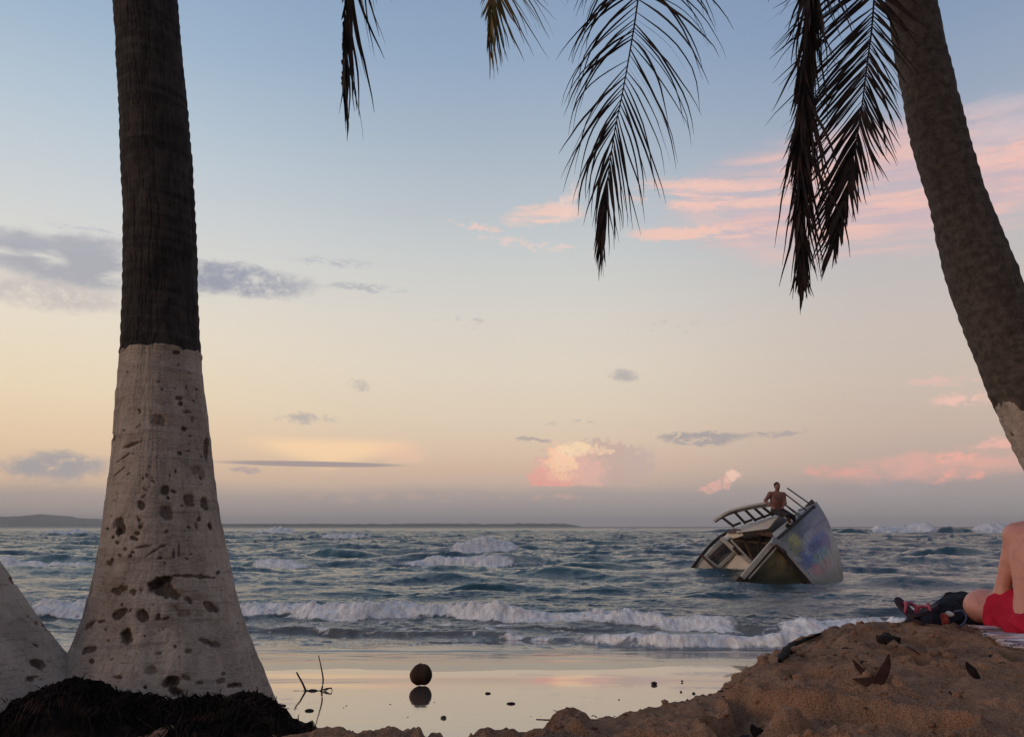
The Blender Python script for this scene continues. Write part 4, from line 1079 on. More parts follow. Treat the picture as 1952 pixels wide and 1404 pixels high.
mb = MB(); mb.plate(pl([(1414, 1105, 23.05), (1475, 1034, 23.05), (1546, 1114, 23.05), (1556, 1134, 23.05), (1414, 1134, 23.05)]), (0.0, 0.05, 0.0))
tr = mb.build('transom', M['transom'], wreck)
mb = MB(); mb.bar(P(1405, 1112, 22.9), P(1479, 1026, 22.9), 0.15, 0.10, near); mb.build('gunwale_and_gap', M['gel'], wreck, bevel=0.012)
mb = MB(); mb.bar(P(1418, 1108, 22.92), P(1480, 1036, 22.92), 0.07, 0.07, near); mb.build('gunwale_and_gap', M['dark_wood'], wreck)  # dark bar standing in for the shade in the gap between the boards
mb = MB(); mb.bar(P(1427, 1102, 22.9), P(1481, 1041, 22.9), 0.05, 0.05, near); mb.build('gunwale_and_gap', M['gel'], wreck)
mb = MB(); mb.bar(P(1479, 1038, 22.95), P(1545, 1115, 22.95), 0.10, 0.08, near); mb.build('corner_trim', M['dark_wood'], wreck)
mb = MB(); mb.bar(P(1484, 1036, 22.97), P(1552, 1115, 22.97), 0.05, 0.07, near); mb.build('corner_trim', M['gel'], wreck)
mb = MB(); mb.bar(P(1471, 1029, 22.85), P(1502, 1046, 22.9), 0.22, 0.10, near + np.array([0, 0, .3])); mb.build('corner_board', M['grey_paint'], wreck, bevel=0.01)
mb = MB(); mb.bar(P(1477, 1038, 22.8), P(1496, 1051, 22.85), 0.08, 0.06, near); mb.build('corner_board', M['brown_wood'], wreck)
# rudder stock and torn timber at the foot
mb = MB(); mb.plate(pl([(1401, 1112, 22.7), (1410, 1097, 22.7), (1424, 1108, 22.7), (1416, 1122, 22.7)]), (0, .12, 0)); mb.build('rudder', M['dark_wood'], wreck)
# side deck and a dark bar for the shade of its slot
mb = MB()
SA = [(1472, 1016, 23.9), (1487, 1004, 24.6), (1502, 991, 25.3), (1519, 977, 26.0), (1548, 957, 27.6)]
SB = [(1479, 1027, 23.1), (1493, 1013, 23.9), (1510, 996, 24.8), (1530, 977, 26.0), (1556, 956, 27.55)]
for i in range(4):
    mb.plate(pl([SA[i], SA[i + 1], SB[i + 1], SB[i]]), (0.03, 0.03, -0.05))
dk = mb.build('side_deck', M['gel'], wreck)
mb = MB(); mb.bar(P(1482, 1026, 23.0), P(1552, 964, 27.0), 0.06, 0.09, near); mb.build('rub_rail', M['dark_wood'], wreck)
mb = MB(); mb.bar(P(1499, 1000, 24.2), P(1508, 1005, 24.3), 0.12, 0.06, near); mb.build('slot_shade', M['dark_wood'], wreck)  # dark bar laid on the deck, the slot's shade put into its colour
# bow block and its splintered boards
mb = MB(); mb.plate(pl([(1527, 973, 26.6), (1548, 951, 27.3), (1558, 961, 27.3), (1552, 972, 27.0), (1536, 984, 26.6)]), (0.1, 0.3, 0.02)); mb.build('bow_block', M['brown_wood'], wreck, bevel=0.015)
mb = MB(); mb.plate(pl([(1520, 971, 26.3), (1537, 966, 26.5), (1548, 962, 26.6), (1540, 976, 26.4), (1527, 983, 26.2)]), (0.05, 0.08, 0.02)); mb.build('bow_board', M['grey_paint'], wreck)
mb = MB(); mb.tube(pl([(1556, 962, 27.3), (1563, 975, 27.0), (1570, 995, 26.7)]), 0.04, 6); mb.build('bow_strap', M['dark_wood'], wreck)
mb = MB(); mb.tube(pl([(1559, 963, 27.3), (1568, 982, 26.8)]), 0.03, 6); mb.tube(pl([(1569, 985, 26.5), (1582, 1022, 25.8)]), 0.045, 6); mb.build('bow_strap', M['dark_wood'], wreck)
mb = MB(); mb.bar(P(1534, 1014, 24.7), P(1572, 992, 26.2), 0.09, 0.05, near); mb.build('rub_strip', M['grey_paint'], wreck)
# cabin top box
A0, B0, C0, D0 = pl([(1402, 1015, 25.4), (1412, 1001, 25.8), (1488, 979, 25.4), (1464, 1007, 24.9)])
ex = P(1503, 991, 26.0) - C0
mb = MB(); mb.plate([A0, B0, C0, D0], ex); cb = mb.build('cabin', M['gel_clean'], wreck, bevel=0.02)
mb = MB(); q_ = [D0 + (C0 - D0) * .04 + ex * .06, D0 + (C0 - D0) * .96 + ex * .06, D0 + (C0 - D0) * .96 + ex * .96, D0 + (C0 - D0) * .04 + ex * .96]
nn_ = unit(np.cross(C0 - D0, ex)); nn_ = nn_ if nn_[1] < 0 else -nn_
mb.plate([p + nn_ * 0.003 for p in q_], nn_ * 0.012); mb.build('side_panel', M['grey_paint'], cb)
# torn interior: a dark plate, the open hollow's shade put into its colour
mb = MB(); mb.plate(pl([(1398, 1018, 26.5), (1432, 1010, 26.2), (1464, 1005, 25.9), (1484, 1011, 25.9), (1480, 1036, 25.2), (1438, 1096, 25.8), (1400, 1100, 27.0), (1384, 1032, 27.3)]), (0.05, 0.12, 0)); mb.build('shade_bulkhead', M['dark_wood'], wreck)
r5 = np.random.default_rng(4)
for a_, b_, w_ in [((1420, 1012, 25.6), (1475, 1020, 25.0), .10), ((1440, 1010, 25.5), (1478, 1016, 25.0), .06), ((1416, 1022, 26), (1440, 1080, 25.6), .08), ((1448, 1012, 25.6), (1446, 1066, 25.4), .07), ((1404, 1030, 26.2), (1470, 1036, 25.3), .05)]:
    mb = MB(); mb.bar(P(*a_), P(*b_), w_, 0.06, near); mb.build('rib', M['dark_wood'] if r5.random() < .5 else M['brown_wood'], wreck)
# fallen port side of the cabin, with its window
left = [(1316, 1087, 27.6), (1345, 1050, 27.5), (1372, 1026, 27.3), (1379, 1030, 27.2), (1346, 1062, 27.2), (1370, 1078, 26.9), (1398, 1053, 26.7), (1436, 1074, 26.2), (1432, 1098, 26.2), (1372, 1100, 26.9), (1318, 1096, 27.6)]
mb = MB(); mb.plate(pl([(1316, 1088, 27.6), (1374, 1026, 27.3), (1380, 1031, 27.2), (1347, 1063, 27.2), (1374, 1098, 26.9), (1318, 1098, 27.6)]), (0, .07, 0)); mb.build('side_wall', M['gel'], wreck)
mb = MB(); mb.plate(pl([(1370, 1080, 26.8), (1399, 1053, 26.6), (1436, 1076, 26.1), (1430, 1100, 26.1), (1374, 1100, 26.8)]), (0, .07, 0)); mb.build('side_wall', M['gel_clean'], wreck)
wf = MB()
for a_, b_ in [((1344, 1062, 27.0), (1379, 1029, 27.0)), ((1379, 1029, 27.0), (1401, 1052, 26.55)), ((1401, 1052, 26.55), (1369, 1081, 26.7)), ((1369, 1081, 26.7), (1344, 1062, 27.0))]:
    wf.bar(P(*a_), P(*b_), 0.10, 0.08, near)
wfo = wf.build('window', M['gel'], wreck)
mb = MB(); mb.plate(pl([(1345, 1062, 27.25), (1379, 1030, 27.2), (1400, 1052, 26.8), (1370, 1080, 26.95)]), (0, .03, 0)); mb.build('pane', M['pane'], wfo)
mb = MB(); mb.bar(P(1353, 1066, 26.9), P(1387, 1036, 26.85), 0.07, 0.05, near); mb.build('mullion', M['brown_wood'], wfo)
mb = MB(); mb.tube(list(spline(pl([(1314, 1090, 27.5), (1330, 1068, 27.4), (1350, 1043, 27.3), (1372, 1023, 27.2), (1392, 1012, 26.6), (1404, 1010, 26.0)]), 24)[0]), 0.055, 7); mb.build('roof_edge', M['dark_wood'], wreck, True)
mb = MB(); mb.bar(P(1374, 1025, 26.6), P(1434, 1074, 25.9), 0.13, 0.08, near); mb.build('frame_post', M['gel'], wreck, bevel=0.01)
mb = MB(); mb.bar(P(1393, 1028, 26.2), P(1432, 1070, 25.7), 0.06, 0.06, near); mb.build('frame_post', M['gel'], wreck)
mb = MB(); mb.bar(P(1338, 1058, 26.8), P(1376, 1095, 26.5), 0.08, 0.06, near); mb.build('frame_post', M['brown_wood'], wreck)
mb = MB(); mb.bar(P(1400, 1042, 26.2), P(1412, 1054, 26.0), 0.16, 0.08, near); mb.build('frame_post', M['dark_wood'], wreck)
mb = MB(); mb.plate(pl([(1382, 1024, 26.0), (1390, 1014, 26.0), (1402, 1010, 25.7), (1414, 1013, 25.4), (1417, 1020, 25.4), (1408, 1023, 25.5), (1396, 1026, 25.8), (1390, 1022, 25.9)]), (0.02, .14, .02)); mb.build('torn_panel', M['gel_clean'], wreck)
mb = MB(); mb.plate(pl([(1388, 1016, 25.9), (1400, 1007, 25.8), (1412, 1009, 25.4), (1411, 1013, 25.4), (1398, 1015, 25.6)]), (0.02, .2, .02)); mb.build('torn_panel', M['brown_wood'], wreck)
# grab rail on dark stanchions
top = spline(pl([(1362, 993, 25.9), (1385, 979, 25.7), (1410, 970.5, 25.5), (1440, 964, 25.3), (1470, 960, 25.1)]), 20)[0]
mb = MB()
for i in range(19): mb.bar(top[i], top[i + 1] + (top[i + 1] - top[i]) * 0.02, 0.07, 0.22, (0.2, -1.0, 0.5))
rail = mb.build('grab_rail', M['gel'], wreck)
for a_, b_ in [((1377, 986), (1399, 1003)), ((1401, 976), (1421, 997)), ((1420, 971), (1441, 992)), ((1437, 967), (1458, 986)), ((1451, 964), (1474, 982))]:
    mb = MB(); p, q_ = P(*a_, 25.6), P(*b_, 25.3); mb.bar(p, q_, 0.075, 0.06, near)
    mb.bar(q_ + np.array([-0.02, -0.02, 0.03]), q_ + np.array([0.22, -0.02, 0.12]), 0.07, 0.06, near)
    mb.build('stanchion', M['dark_wood'], wreck)
for a_, b_, r_ in [((1501, 930, 26), (1554, 967, 26.8), .024), ((1493, 938, 25.6), (1537, 972, 26.2), .024), ((1476, 947, 24.7), (1528, 983, 25.4), .022), ((1498, 963, 24.7), (1524, 985, 25.2), .02)]:
    mb = MB(); mb.tube([P(*a_), P(*b_)], r_, 7); mb.build('pole', M['pole'], wreck, True)

# ------------------------------------------------------------------ people
def skinmat(name, c1, c2):
    m, b = material(name); v = coords('Object')
    n = noise(v, 5, 4, 0.55); n2 = noise(v, 40, 4, 0.6); n3 = noise(v, 13, 5, 0.65)
    put(b.inputs['Base Color'], mixc(n3.ss(0.5, 0.7) * 0.4, mixc(n.ss(0.35, 0.65), c1, c2), tuple(x * 0.62 for x in c2))); b.inputs['Roughness'].default_value = 0.5
    try:
        b.inputs['Subsurface Weight'].default_value = 0.06; b.inputs['Subsurface Radius'].default_value = (0.02, 0.008, 0.004)
    except Exception: pass
    bump(b, n2, 0.08, 0.004)
    return m
M['skin_tan'] = skinmat('tanned_skin', lin((128, 80, 64)), lin((112, 66, 54)))
M['skin_fair'] = skinmat('sunburnt_skin', lin((206, 140, 122)), lin((192, 122, 106)))
M['hair'] = simple('dark_hair', lin((26, 20, 19)), lin((40, 30, 26)), 60, 0.6, 0.5, 0.006)
M['shorts_grey'] = simple('grey_swim_shorts', lin((60, 54, 58)), lin((44, 38, 42)), 14, 0.85, 0.2)
M['shorts_red'] = simple('red_swim_shorts', lin((190, 34, 60)), lin((168, 26, 50)), 10, 0.8, 0.25, 0.003)

def hand(p, wrist, dirv_, side, n_, s=1.0):
    """palm, four bent fingers and a thumb"""
    d = unit(dirv_); sd_ = unit(np.asarray(side) - d * np.dot(side, d)); nm = np.cross(d, sd_) * n_
    w_ = np.asarray(wrist, float)
    D = sd_cone(p, w_, w_ + d * 0.075 * s, 0.024 * s, 0.030 * s)
    D = smin(D, sd_cone(p, w_ + d * .05 * s - sd_ * .025 * s, w_ + d * .05 * s + sd_ * .025 * s, .016 * s, .016 * s), 0.02)
    for k, (o, L) in enumerate(((-.032, .068), (-.011, .078), (.011, .074), (.031, .058))):
        b0 = w_ + d * .085 * s + sd_ * o * s; b1 = b0 + (d * .55 + nm * .25) * L * s; b2 = b1 + (d * .25 + nm * .42) * L * s * .9
        D = smin(D, np.minimum(sd_cone(p, b0, b1, .0095 * s, .0088 * s), sd_cone(p, b1, b2, .0088 * s, .0072 * s)), 0.006)
    t0 = w_ + d * .03 * s - sd_ * .03 * s; t1 = t0 + (d * .035 - sd_ * .028 + nm * .012) * s; t2 = t1 + (d * .03 + nm * .012) * s
    return smin(D, np.minimum(sd_cone(p, t0, t1, .013 * s, .0105 * s), sd_cone(p, t1, t2, .0105 * s, .0085 * s)), 0.010)
def head(p, c, fwd, s=1.0):
    """skull, jaw, nose, ears; fwd is the direction the face looks"""
    f = unit(fwd); f[2] = 0; f = unit(f); l = np.cross((0, 0, 1), f); up = np.array([0, 0, 1.0])
    Rm = np.stack([l, f, up], 1); c = np.asarray(c, float)
    D = sd_ell(p, c + up * .02 * s - f * .012 * s, (.076 * s, .096 * s, .098 * s), Rm)
    D = smin(D, sd_ell(p, c - up * .05 * s + f * .028 * s, (.056 * s, .06 * s, .068 * s), Rm), .04 * s)
    D = smin(D, sd_cone(p, c + f * .088 * s + up * .015 * s, c + f * .103 * s - up * .022 * s, .008 * s, .013 * s), .02 * s)
    for q in (-1, 1):
        D = smin(D, sd_ell(p, c + l * q * .077 * s - f * .005 * s - up * .005 * s, (.011 * s, .022 * s, .032 * s), Rm), .012 * s)
        D = smax(D, -(np.linalg.norm(p - (c + l * q * .031 * s + f * .088 * s + up * .006 * s), axis=1) - .013 * s), .012 * s)
        D = smin(D, np.linalg.norm(p - (c + l * q * .031 * s + f * .078 * s + up * .006 * s), axis=1) - .0125 * s, .004 * s)
    D = smax(D, -(sd_cone(p, c + f * .092 * s - up * .062 * s - l * .022 * s, c + f * .092 * s - up * .062 * s + l * .022 * s, .005 * s, .005 * s)), .008 * s)
    return D
def hair_sd(p, c, fwd, s=1.0):
    f = unit(fwd); f[2] = 0; f = unit(f); l = np.cross((0, 0, 1), f); up = np.array([0, 0, 1.0])
    Rm = np.stack([l, f, up], 1); c = np.asarray(c, float)
    D = sd_ell(p, c + up * .03 * s - f * .02 * s, (.086 * s, .104 * s, .102 * s), Rm) + 0.012 * (fbm(p[:, 0] * 60, p[:, 1] * 60, p[:, 2] * 40, oct=2, seed=3) - .5)
    face = (p - c) @ f - .045 * s + ((p - c) @ up - .05 * s) * -.5
    return smax(smax(D, face, .02 * s), -((p - c) @ up) - .055 * s, .02 * s)

# the man on the wreck, facing the shore
dm = 24.9
Hc = P(1481.5, 926.5, dm); nk = P(1481, 936, dm + .02); ls = P(1468, 941, dm); rs = P(1493.5, 942, dm)
pel = P(1482, 973, dm + 0.05); ch_ = P(1481, 949, dm + .02); ab = P(1481, 963, dm + .03)
lel = P(1459, 954, dm - .05); lha = P(1464.5, 960, dm - .22); rel = P(1496.5, 959, dm - .05); rha = P(1489.5, 969, dm - .26)
kR = P(1512, 985, dm - .25); kL = P(1500, 981, dm - .42); fR = P(1519, 1003, dm + .45); fL = P(1508, 1003, dm + .3)
def man_body(p):
    D = smin(sd_ell(p, ch_, (.225, .14, .22)), sd_ell(p, ab, (.195, .13, .21)), .10)
    D = smin(D, sd_ell(p, pel, (.185, .14, .13)), .08)
    D = smin(D, sd_cone(p, ls, rs, .068, .068), .07)
    D = smin(D, sd_cone(p, nk - np.array([0, 0, .05]), Hc, .062, .056), .05)
    D = smin(D, head(p, Hc, (0.05, -1, 0), 1.1), .02)
    D = smin(D, sd_cone(p, ls, lel, .072, .054), .05); D = smin(D, sd_cone(p, lel, lha, .045, .030), .03)
    D = smin(D, sd_cone(p, rs, rel, .072, .054), .05); D = smin(D, sd_cone(p, rel, rha, .045, .030), .03)
    D = smin(D, hand(p, lha, P(1468, 964, dm - .3) - lha, (0.7, -.6, 0), 1, 1.05), .012)
    D = smin(D, hand(p, rha, P(1483, 973, dm - .36) - rha, (0.3, -.5, .5), 1, 1.05), .012)
    for sx, k, f_ in ((-.09, kL, fL), (.09, kR, fR)):
        hp = pel + np.array([sx, -.02, 0])
        D = smin(D, sd_cone(p, hp, k, .10, .065), .06); D = smin(D, sd_cone(p, k, f_, .062, .042), .03)
        D = smin(D, sd_cone(p, f_, f_ + np.array([.05, -.17, -.05]), .042, .03), .03)
    return D
Vm, Qm = surfnet(man_body, Hc + np.array([-.75, -.75, -1.75]), Hc + np.array([.95, .45, .25]), .0095)
man = mesh_np('person', Vm, Qm, M['skin_tan'])
tag(man, 'shirtless dark haired man in grey shorts sitting on top of the wrecked sailboat', 'person')
Vh, Qh = surfnet(lambda p: hair_sd(p, Hc, (0.05, -1, 0), 1.1), Hc - .2, Hc + .2, .008)
mesh_np('hair', Vh, Qh, M['hair'], man)
def man_shorts(p):
    D = smin(sd_ell(p, pel, (.205, .158, .135)), sd_cone(p, pel + np.array([-.09, -.02, 0]), lerp(pel + np.array([-.09, -.02, 0]), kL, 1.0), .122, .086), .05)
    D = smin(D, sd_cone(p, pel + np.array([.09, -.02, 0]), lerp(pel + np.array([.09, -.02, 0]), kR, 1.0), .122, .086), .05)
    return D + .012 * (fbm(p[:, 0] * 12, p[:, 1] * 12, p[:, 2] * 6, oct=3, seed=6) - .5)
Vs, Qs = surfnet(man_shorts, pel + np.array([-.35, -.7, -.4]), pel + np.array([.75, .35, .3]), .012)
mesh_np('shorts', Vs, Qs, M['shorts_grey'], man)
# ------------------------------------------------------------------ the sitter on the beach, seen from behind
cx, cy = 0.0, 0.0                 # the body is laid out about its own seat, facing +y, then turned and set down
SX, SY = 2.90, 4.25
gz = float(np.mean(beach_z(SX + np.array([-.15, 0, .15, 0]), SY + np.array([0, .1, 0, -.1]), False))) + 0.005
ROT, LEAN, VS = R(-20), 0.15, 0.945
def to_body(p):
    q = p - np.array([SX, SY, gz])
    h_ = q[:, 2] / VS
    x = q[:, 0] - LEAN * np.maximum(h_, 0); y = q[:, 1]
    c, s = math.cos(ROT), math.sin(ROT)
    return np.stack([c * x + s * y, -s * x + c * y, h_], 1)
def Q(x, y, z): return np.array([x, y, z])
sh_ = Q(-.21, .08, .59); el_ = Q(-.252, .15, .25); wr_ = Q(-.17, .30, .13)
hp_ = Q(-.105, .04, .115); kn_ = Q(-.315, .31, .155); an_ = Q(-.085, .50, .055)
hc_ = Q(0, .19, .86)
def sit_body(pw):
    p = to_body(pw)
    q = p.copy(); q[:, 0] = -np.abs(p[:, 0])                  # mirrored about the spine
    D = smin(sd_ell(q, Q(0, .03, .465), (.25, .125, .23)), sd_ell(q, Q(0, .0, .25), (.225, .125, .21)), .10)
    D = smin(D, sd_ell(q, Q(-.02, 0, .115), (.20, .15, .125)), .09)
    D = smin(D, sd_cone(q, sh_, Q(0, .08, .615), .062, .07), .07)
    D = smin(D, sd_ell(q, Q(-.10, .005, .505), (.07, .05, .11)), .06)       # shoulder blade
    D = smin(D, sd_cone(q, Q(0, .10, .615), Q(0, .16, .79), .068, .056), .06)
    D = D + .014 * np.exp(-(p[:, 0] / .022) ** 2) * (p[:, 1] < .04) * sst(.13, .2, p[:, 2]) * sst(.63, .53, p[:, 2])   # spine furrow
    D = smin(D, head(p, hc_, (0, 1, 0), 1.0), .02)
    D = smin(D, sd_cone(q, sh_, el_, .052, .040), .022); D = smin(D, sd_cone(q, el_, wr_, .040, .028), .018)
    D = smin(D, hand(q, wr_, np.array([.12, .08, -.02]), (0, .6, -.6), -1), .012)
    D = smin(D, sd_cone(q, hp_, kn_, .105, .085), .06); D = smin(D, np.linalg.norm(q - kn_, axis=1) - .088, .05)
    D = smin(D, sd_cone(q, kn_ + np.array([0.01, .02, -.03]), an_, .066, .042), .04)
    D = smin(D, sd_cone(q, an_, an_ + np.array([.10, .10, -.01]), .040, .026), .03)
    return D * .88
_o = np.array([SX, SY, gz])
Vb, Qb = surfnet(sit_body, _o + np.array([-.60, -.36, -.06]), _o + np.array([.72, .84, .95]), .0085)
sitter = mesh_np('person', Vb, Qb, M['skin_fair'])
tag(sitter, 'shirtless person in red shorts sitting cross-legged on the towel with their back to the viewer', 'person')
Vh, Qh = surfnet(lambda p: hair_sd(to_body(p), hc_, (0, 1, 0), 1.0) * .88, _o + np.array([-.15, -.05, .6]), _o + np.array([.45, .45, 1.0]), .008)
mesh_np('hair', Vh, Qh, M['hair'], sitter)
def sit_shorts(pw):
    p = to_body(pw)
    q = p.copy(); q[:, 0] = -np.abs(p[:, 0])
    th_ = lerp(hp_, kn_, .62)
    D = smin(sd_ell(q, Q(-.02, 0, .105), (.222, .170, .14)), sd_cone(q, hp_ + np.array([-.01, -.01, 0]), th_, .130, .124), .06)
    fold = np.sin((q[:, 0] * 0.9 + q[:, 1] * 1.2) * 58 + 9 * vnoise(q[:, 0] * 7, q[:, 2] * 7, q[:, 1] * 5, seed=4)) * .013 + .03 * (fbm(q[:, 0] * 11, q[:, 1] * 11, q[:, 2] * 7, oct=3, seed=6) - .5)
    D = D + fold
    t_ = ((q - hp_) @ unit(kn_ - hp_)) - np.linalg.norm(kn_ - hp_) * .68
    D = smax(D, t_ + .01 * (vnoise(q[:, 2] * 30, q[:, 1] * 30, seed=2) - .5), .01)
    wl = (q[:, 2] - .185) - .35 * np.maximum(0, q[:, 1] + .02) - 0.12 * sst(.13, .24, -q[:, 0])
    D = smax(D, wl, .012)
    return D * .88
Vs, Qs = surfnet(sit_shorts, _o + np.array([-.50, -.36, -.06]), _o + np.array([.62, .52, .5]), .0075)
mesh_np('shorts', Vs, Qs, M['shorts_red'], sitter)

def ground_at(u, v):
    r = ray(u, v); r = r / r[1]
    ds = np.linspace(1.6, 9.5, 1600); pts = EYE + ds[:, None] * r
    hit = np.nonzero(pts[:, 2] <= beach_z(pts[:, 0], pts[:, 1]))[0]
    return pts[hit[0]] if len(hit) else EYE + r * 9.0
def ground_near(u, v, d):
    """where the sand lies under the pixel's direction at about distance d"""
    p = P(u, v, d); return np.array([p[0], p[1], bz(p[0], p[1])])

# towel
m, b = material('striped_towel'); uv = coords('UV'); u_, v_, _ = sep(uv)
nz_ = noise(uv, 6, 4, .6); fu = (u_ * 1.0 + (nz_ - .5) * .01)
stripe = ((fu * 9.0)._m('FRACT') - .5).abs().ss(.20, .16) * (v_ - .45).abs().ss(.42, .38)
st2 = (((v_ + u_ * .2) * 16.0)._m('FRACT') - .5).abs().ss(.22, .16)
c = mixc(stripe * .3, lin((226, 204, 206)), lin((138, 108, 146)))
c = mixc(st2 * .2, c, lin((206, 168, 190)))
put(b.inputs['Base Color'], c); b.inputs['Roughness'].default_value = .95; b.inputs['Specular IOR Level'].default_value = .1
bump(b, noise(uv, 160, 3, .7), .4, .004)
tu, tv_ = np.meshgrid(np.linspace(0, 1, 170), np.linspace(0, 1, 120), indexing='xy')
c00, c10, c01, c11 = np.array([2.36, 3.86]), np.array([3.7, 3.66]), np.array([2.58, 4.60]), np.array([3.75, 4.9])
XY = (c00 * ((1 - tu) * (1 - tv_))[..., None] + c10 * (tu * (1 - tv_))[..., None] + c01 * ((1 - tu) * tv_)[..., None] + c11 * (tu * tv_)[..., None])
XY[..., 0] += .16 * (fbm(tv_ * 3.1, tu * 2, oct=3, seed=302) - .5) * (1 - tu)
XY[..., 1] += .20 * (fbm(tu * 4.3, tv_ * 2, oct=3, seed=303) - .5) * (1 - tv_)
fz = beach_z(XY[..., 0], XY[..., 1])
wa = fbm(tu * 2.2, tv_ * 2.2, oct=3, seed=305)
fold = fbm(tu * 2.6 + tv_ * 3.0 + 1.2 * wa, tv_ * 2.2 - tu * 1.6, oct=2, seed=300)
wr = .075 * sst(.40, .85, fold) + .016 * fbm(tu * 9 + 2 * wa, tv_ * 8 + tu * 5, oct=3, seed=301) + .008 * np.sin(tu * 34 + tv_ * 16 + 7 * wa) * sst(.3, .7, wa)
_dx, _dy = XY[..., 0] - SX, XY[..., 1] - SY
under = np.exp(-((_dx / .34) ** 2 + ((_dy - .1) / .34) ** 2) ** 2)
zt = (np.maximum(fz + .006, gz - .03) + np.maximum(wr, 0)) * (1 - under) + (gz - .006) * under
towel = mesh_np('towel', np.stack([XY[..., 0], XY[..., 1], zt], -1).reshape(-1, 3), grid_faces(110, 150), m, uv=np.stack([tu, tv_], -1).reshape(-1, 2))
sm = towel.modifiers.new('cloth', 'SOLIDIFY'); sm.thickness = .006; sm.offset = 1
tag(towel, 'crumpled white and lilac striped towel spread on the sand under the person in red shorts', 'towel')

# dark clothes beside the sitter
M['dark_cloth'] = simple('black_cloth', lin((16, 17, 22)), lin((34, 34, 42)), 7, .8, .3)
M['navy'] = simple('navy_cloth', lin((22, 30, 44)), lin((40, 50, 66)), 7, .8, .3)
pc = [ground_near(1852, 1186, 4.75), ground_near(1812, 1186, 4.72), ground_near(1776, 1188, 4.7)]
def pile(p):
    D = smin(sd_ell(p, pc[0] + np.array([0.0, .08, .085]), (.16, .15, .17)), sd_ell(p, pc[1] + np.array([0, .05, .06]), (.15, .12, .12)), .08)
    D = smin(D, sd_ell(p, pc[2] + np.array([.01, .05, .03]), (.13, .10, .075)), .06)
    r_ = fbm(p[:, 0] * 9 + p[:, 2] * 4, p[:, 1] * 9, p[:, 2] * 13 - p[:, 0] * 6, oct=3, seed=310, ridge=True) - .55
    return D - r_ * .06
_c = (pc[0] + pc[2]) / 2
Vp, Qp = surfnet(pile, _c + np.array([-.42, -.25, -.14]), _c + np.array([.46, .40, .34]), .0085)
tag(mesh_np('clothes_pile', Vp, Qp, M['dark_cloth']), 'heap of crumpled black clothes on the sand beside the person in red shorts', 'clothes')

M['sole'] = simple('dark_purple_rubber', lin((46, 34, 44)), lin((60, 44, 54)), 14, .7, .1)
M['strap_pink'] = simple('pink_rubber_strap', lin((176, 72, 88)), lin((150, 58, 76)), 14, .55, .05)
M['orange'] = simple('orange_cloth', lin((176, 78, 62)), lin((140, 58, 50)), 20, .7, .15)
M['pale'] = simple('pale_cloth', lin((196, 186, 182)), lin((168, 160, 160)), 20, .7, .15)
M['cord'] = simple('blue_grey_cord', lin((86, 92, 116)), lin((66, 70, 92)), 30, .7, .1)
def flipflop(loc, rot, label, size=.27):
    """sole with a rounded outline and a Y strap, built flat then turned"""
    ang = np.linspace(0, 2 * math.pi, 40, endpoint=False)
    oy = np.sin(ang) * size / 2; ox = np.cos(ang) * (.046 + .012 * np.sin(ang)) * (1 - .12 * np.cos(2 * ang))
    Mx = rotz(rot[2]) @ rotx(rot[0]) @ roty(rot[1]); L_ = np.asarray(loc, float)
    cur = lambda y: .012 * (y / (size / 2)) ** 2
    V = []; nrm_ = []
    for z, k in ((0, .97), (.004, 1), (.016, 1), (.020, .96)):
        V += [Mx @ np.array([a * k, b_ * k, z + cur(b_)]) + L_ for a, b_ in zip(ox, oy)]
    Fs = [tuple(f) for f in grid_faces(4, 40, True)] + [tuple(range(39, -1, -1)), tuple(range(120, 160))]
    e = empty('flip_flop', L_, label, 'flip-flop', 'flip-flops on the sand')
    MB().add(V, Fs).build('sole', M['sole'], e)
    tp = np.array([0.0, size * .26, .022]);
    for sx in (-1, 1):
        pts = [tp + np.array([0, .002, .002]), np.array([sx * .018, size * .16, .048]), np.array([sx * .042, size * .02, .046]), np.array([sx * .052, -size * .10, .014])]
        c_ = spline([Mx @ q + L_ for q in pts], 14)[0]
        mb = MB(); mb.tube(list(c_), list(np.interp(np.linspace(0, 1, 14), [0, .5, 1], [.006, .011, .007])), 8); mb.build('strap', M['strap_pink'], e, True)
    return e
fa = ground_near(1733, 1194, 4.55); fb = ground_near(1768, 1192, 4.5)
flipflop(fa + np.array([0, 0, .060]), (R(34), R(14), R(14)), 'dark purple flip-flop propped up on its heel at the left of the black clothes', .225)
flipflop(fb + np.array([0, 0, .045]), (R(10), R(-22), R(-58)), 'flip-flop with pink straps lying between the propped flip-flop and the black clothes', .225)
gB = ground_near(1810, 1194, 4.55)
ob = empty('cloth_bundle', gB, 'small orange and white bundle with a blue grey cord lying against the black clothes', 'bundle')
Vq, Qq = surfnet(lambda p: sd_ell(p, gB + np.array([-.02, 0, .038]), (.022, .025, .038)) + .03 * (fbm(p[:, 0] * 40, p[:, 1] * 40, p[:, 2] * 40, oct=2, seed=4) - .5), gB + np.array([-.1, -.08, -.04]), gB + np.array([.08, .08, .13]), .005)
mesh_np('orange_cloth', Vq, Qq, M['orange'], ob)
Vq, Qq = surfnet(lambda p: sd_ell(p, gB + np.array([.008, 0, .064]), (.026, .022, .014)) + .022 * (fbm(p[:, 0] * 40, p[:, 1] * 40, p[:, 2] * 40, oct=2, seed=8) - .5), gB + np.array([-.08, -.08, -.0]), gB + np.array([.1, .08, .14]), .005)
mesh_np('white_cloth', Vq, Qq, M['pale'], ob)
mb = MB(); mb.tube(list(spline([gB + np.array(q) for q in ((.025, -.02, .08), (.065, -.03, .085), (.08, -.04, .055), (.06, -.045, .022), (.03, -.05, .004))], 20)[0]), .006, 7); mb.build('cord', M['cord'], ob, True)

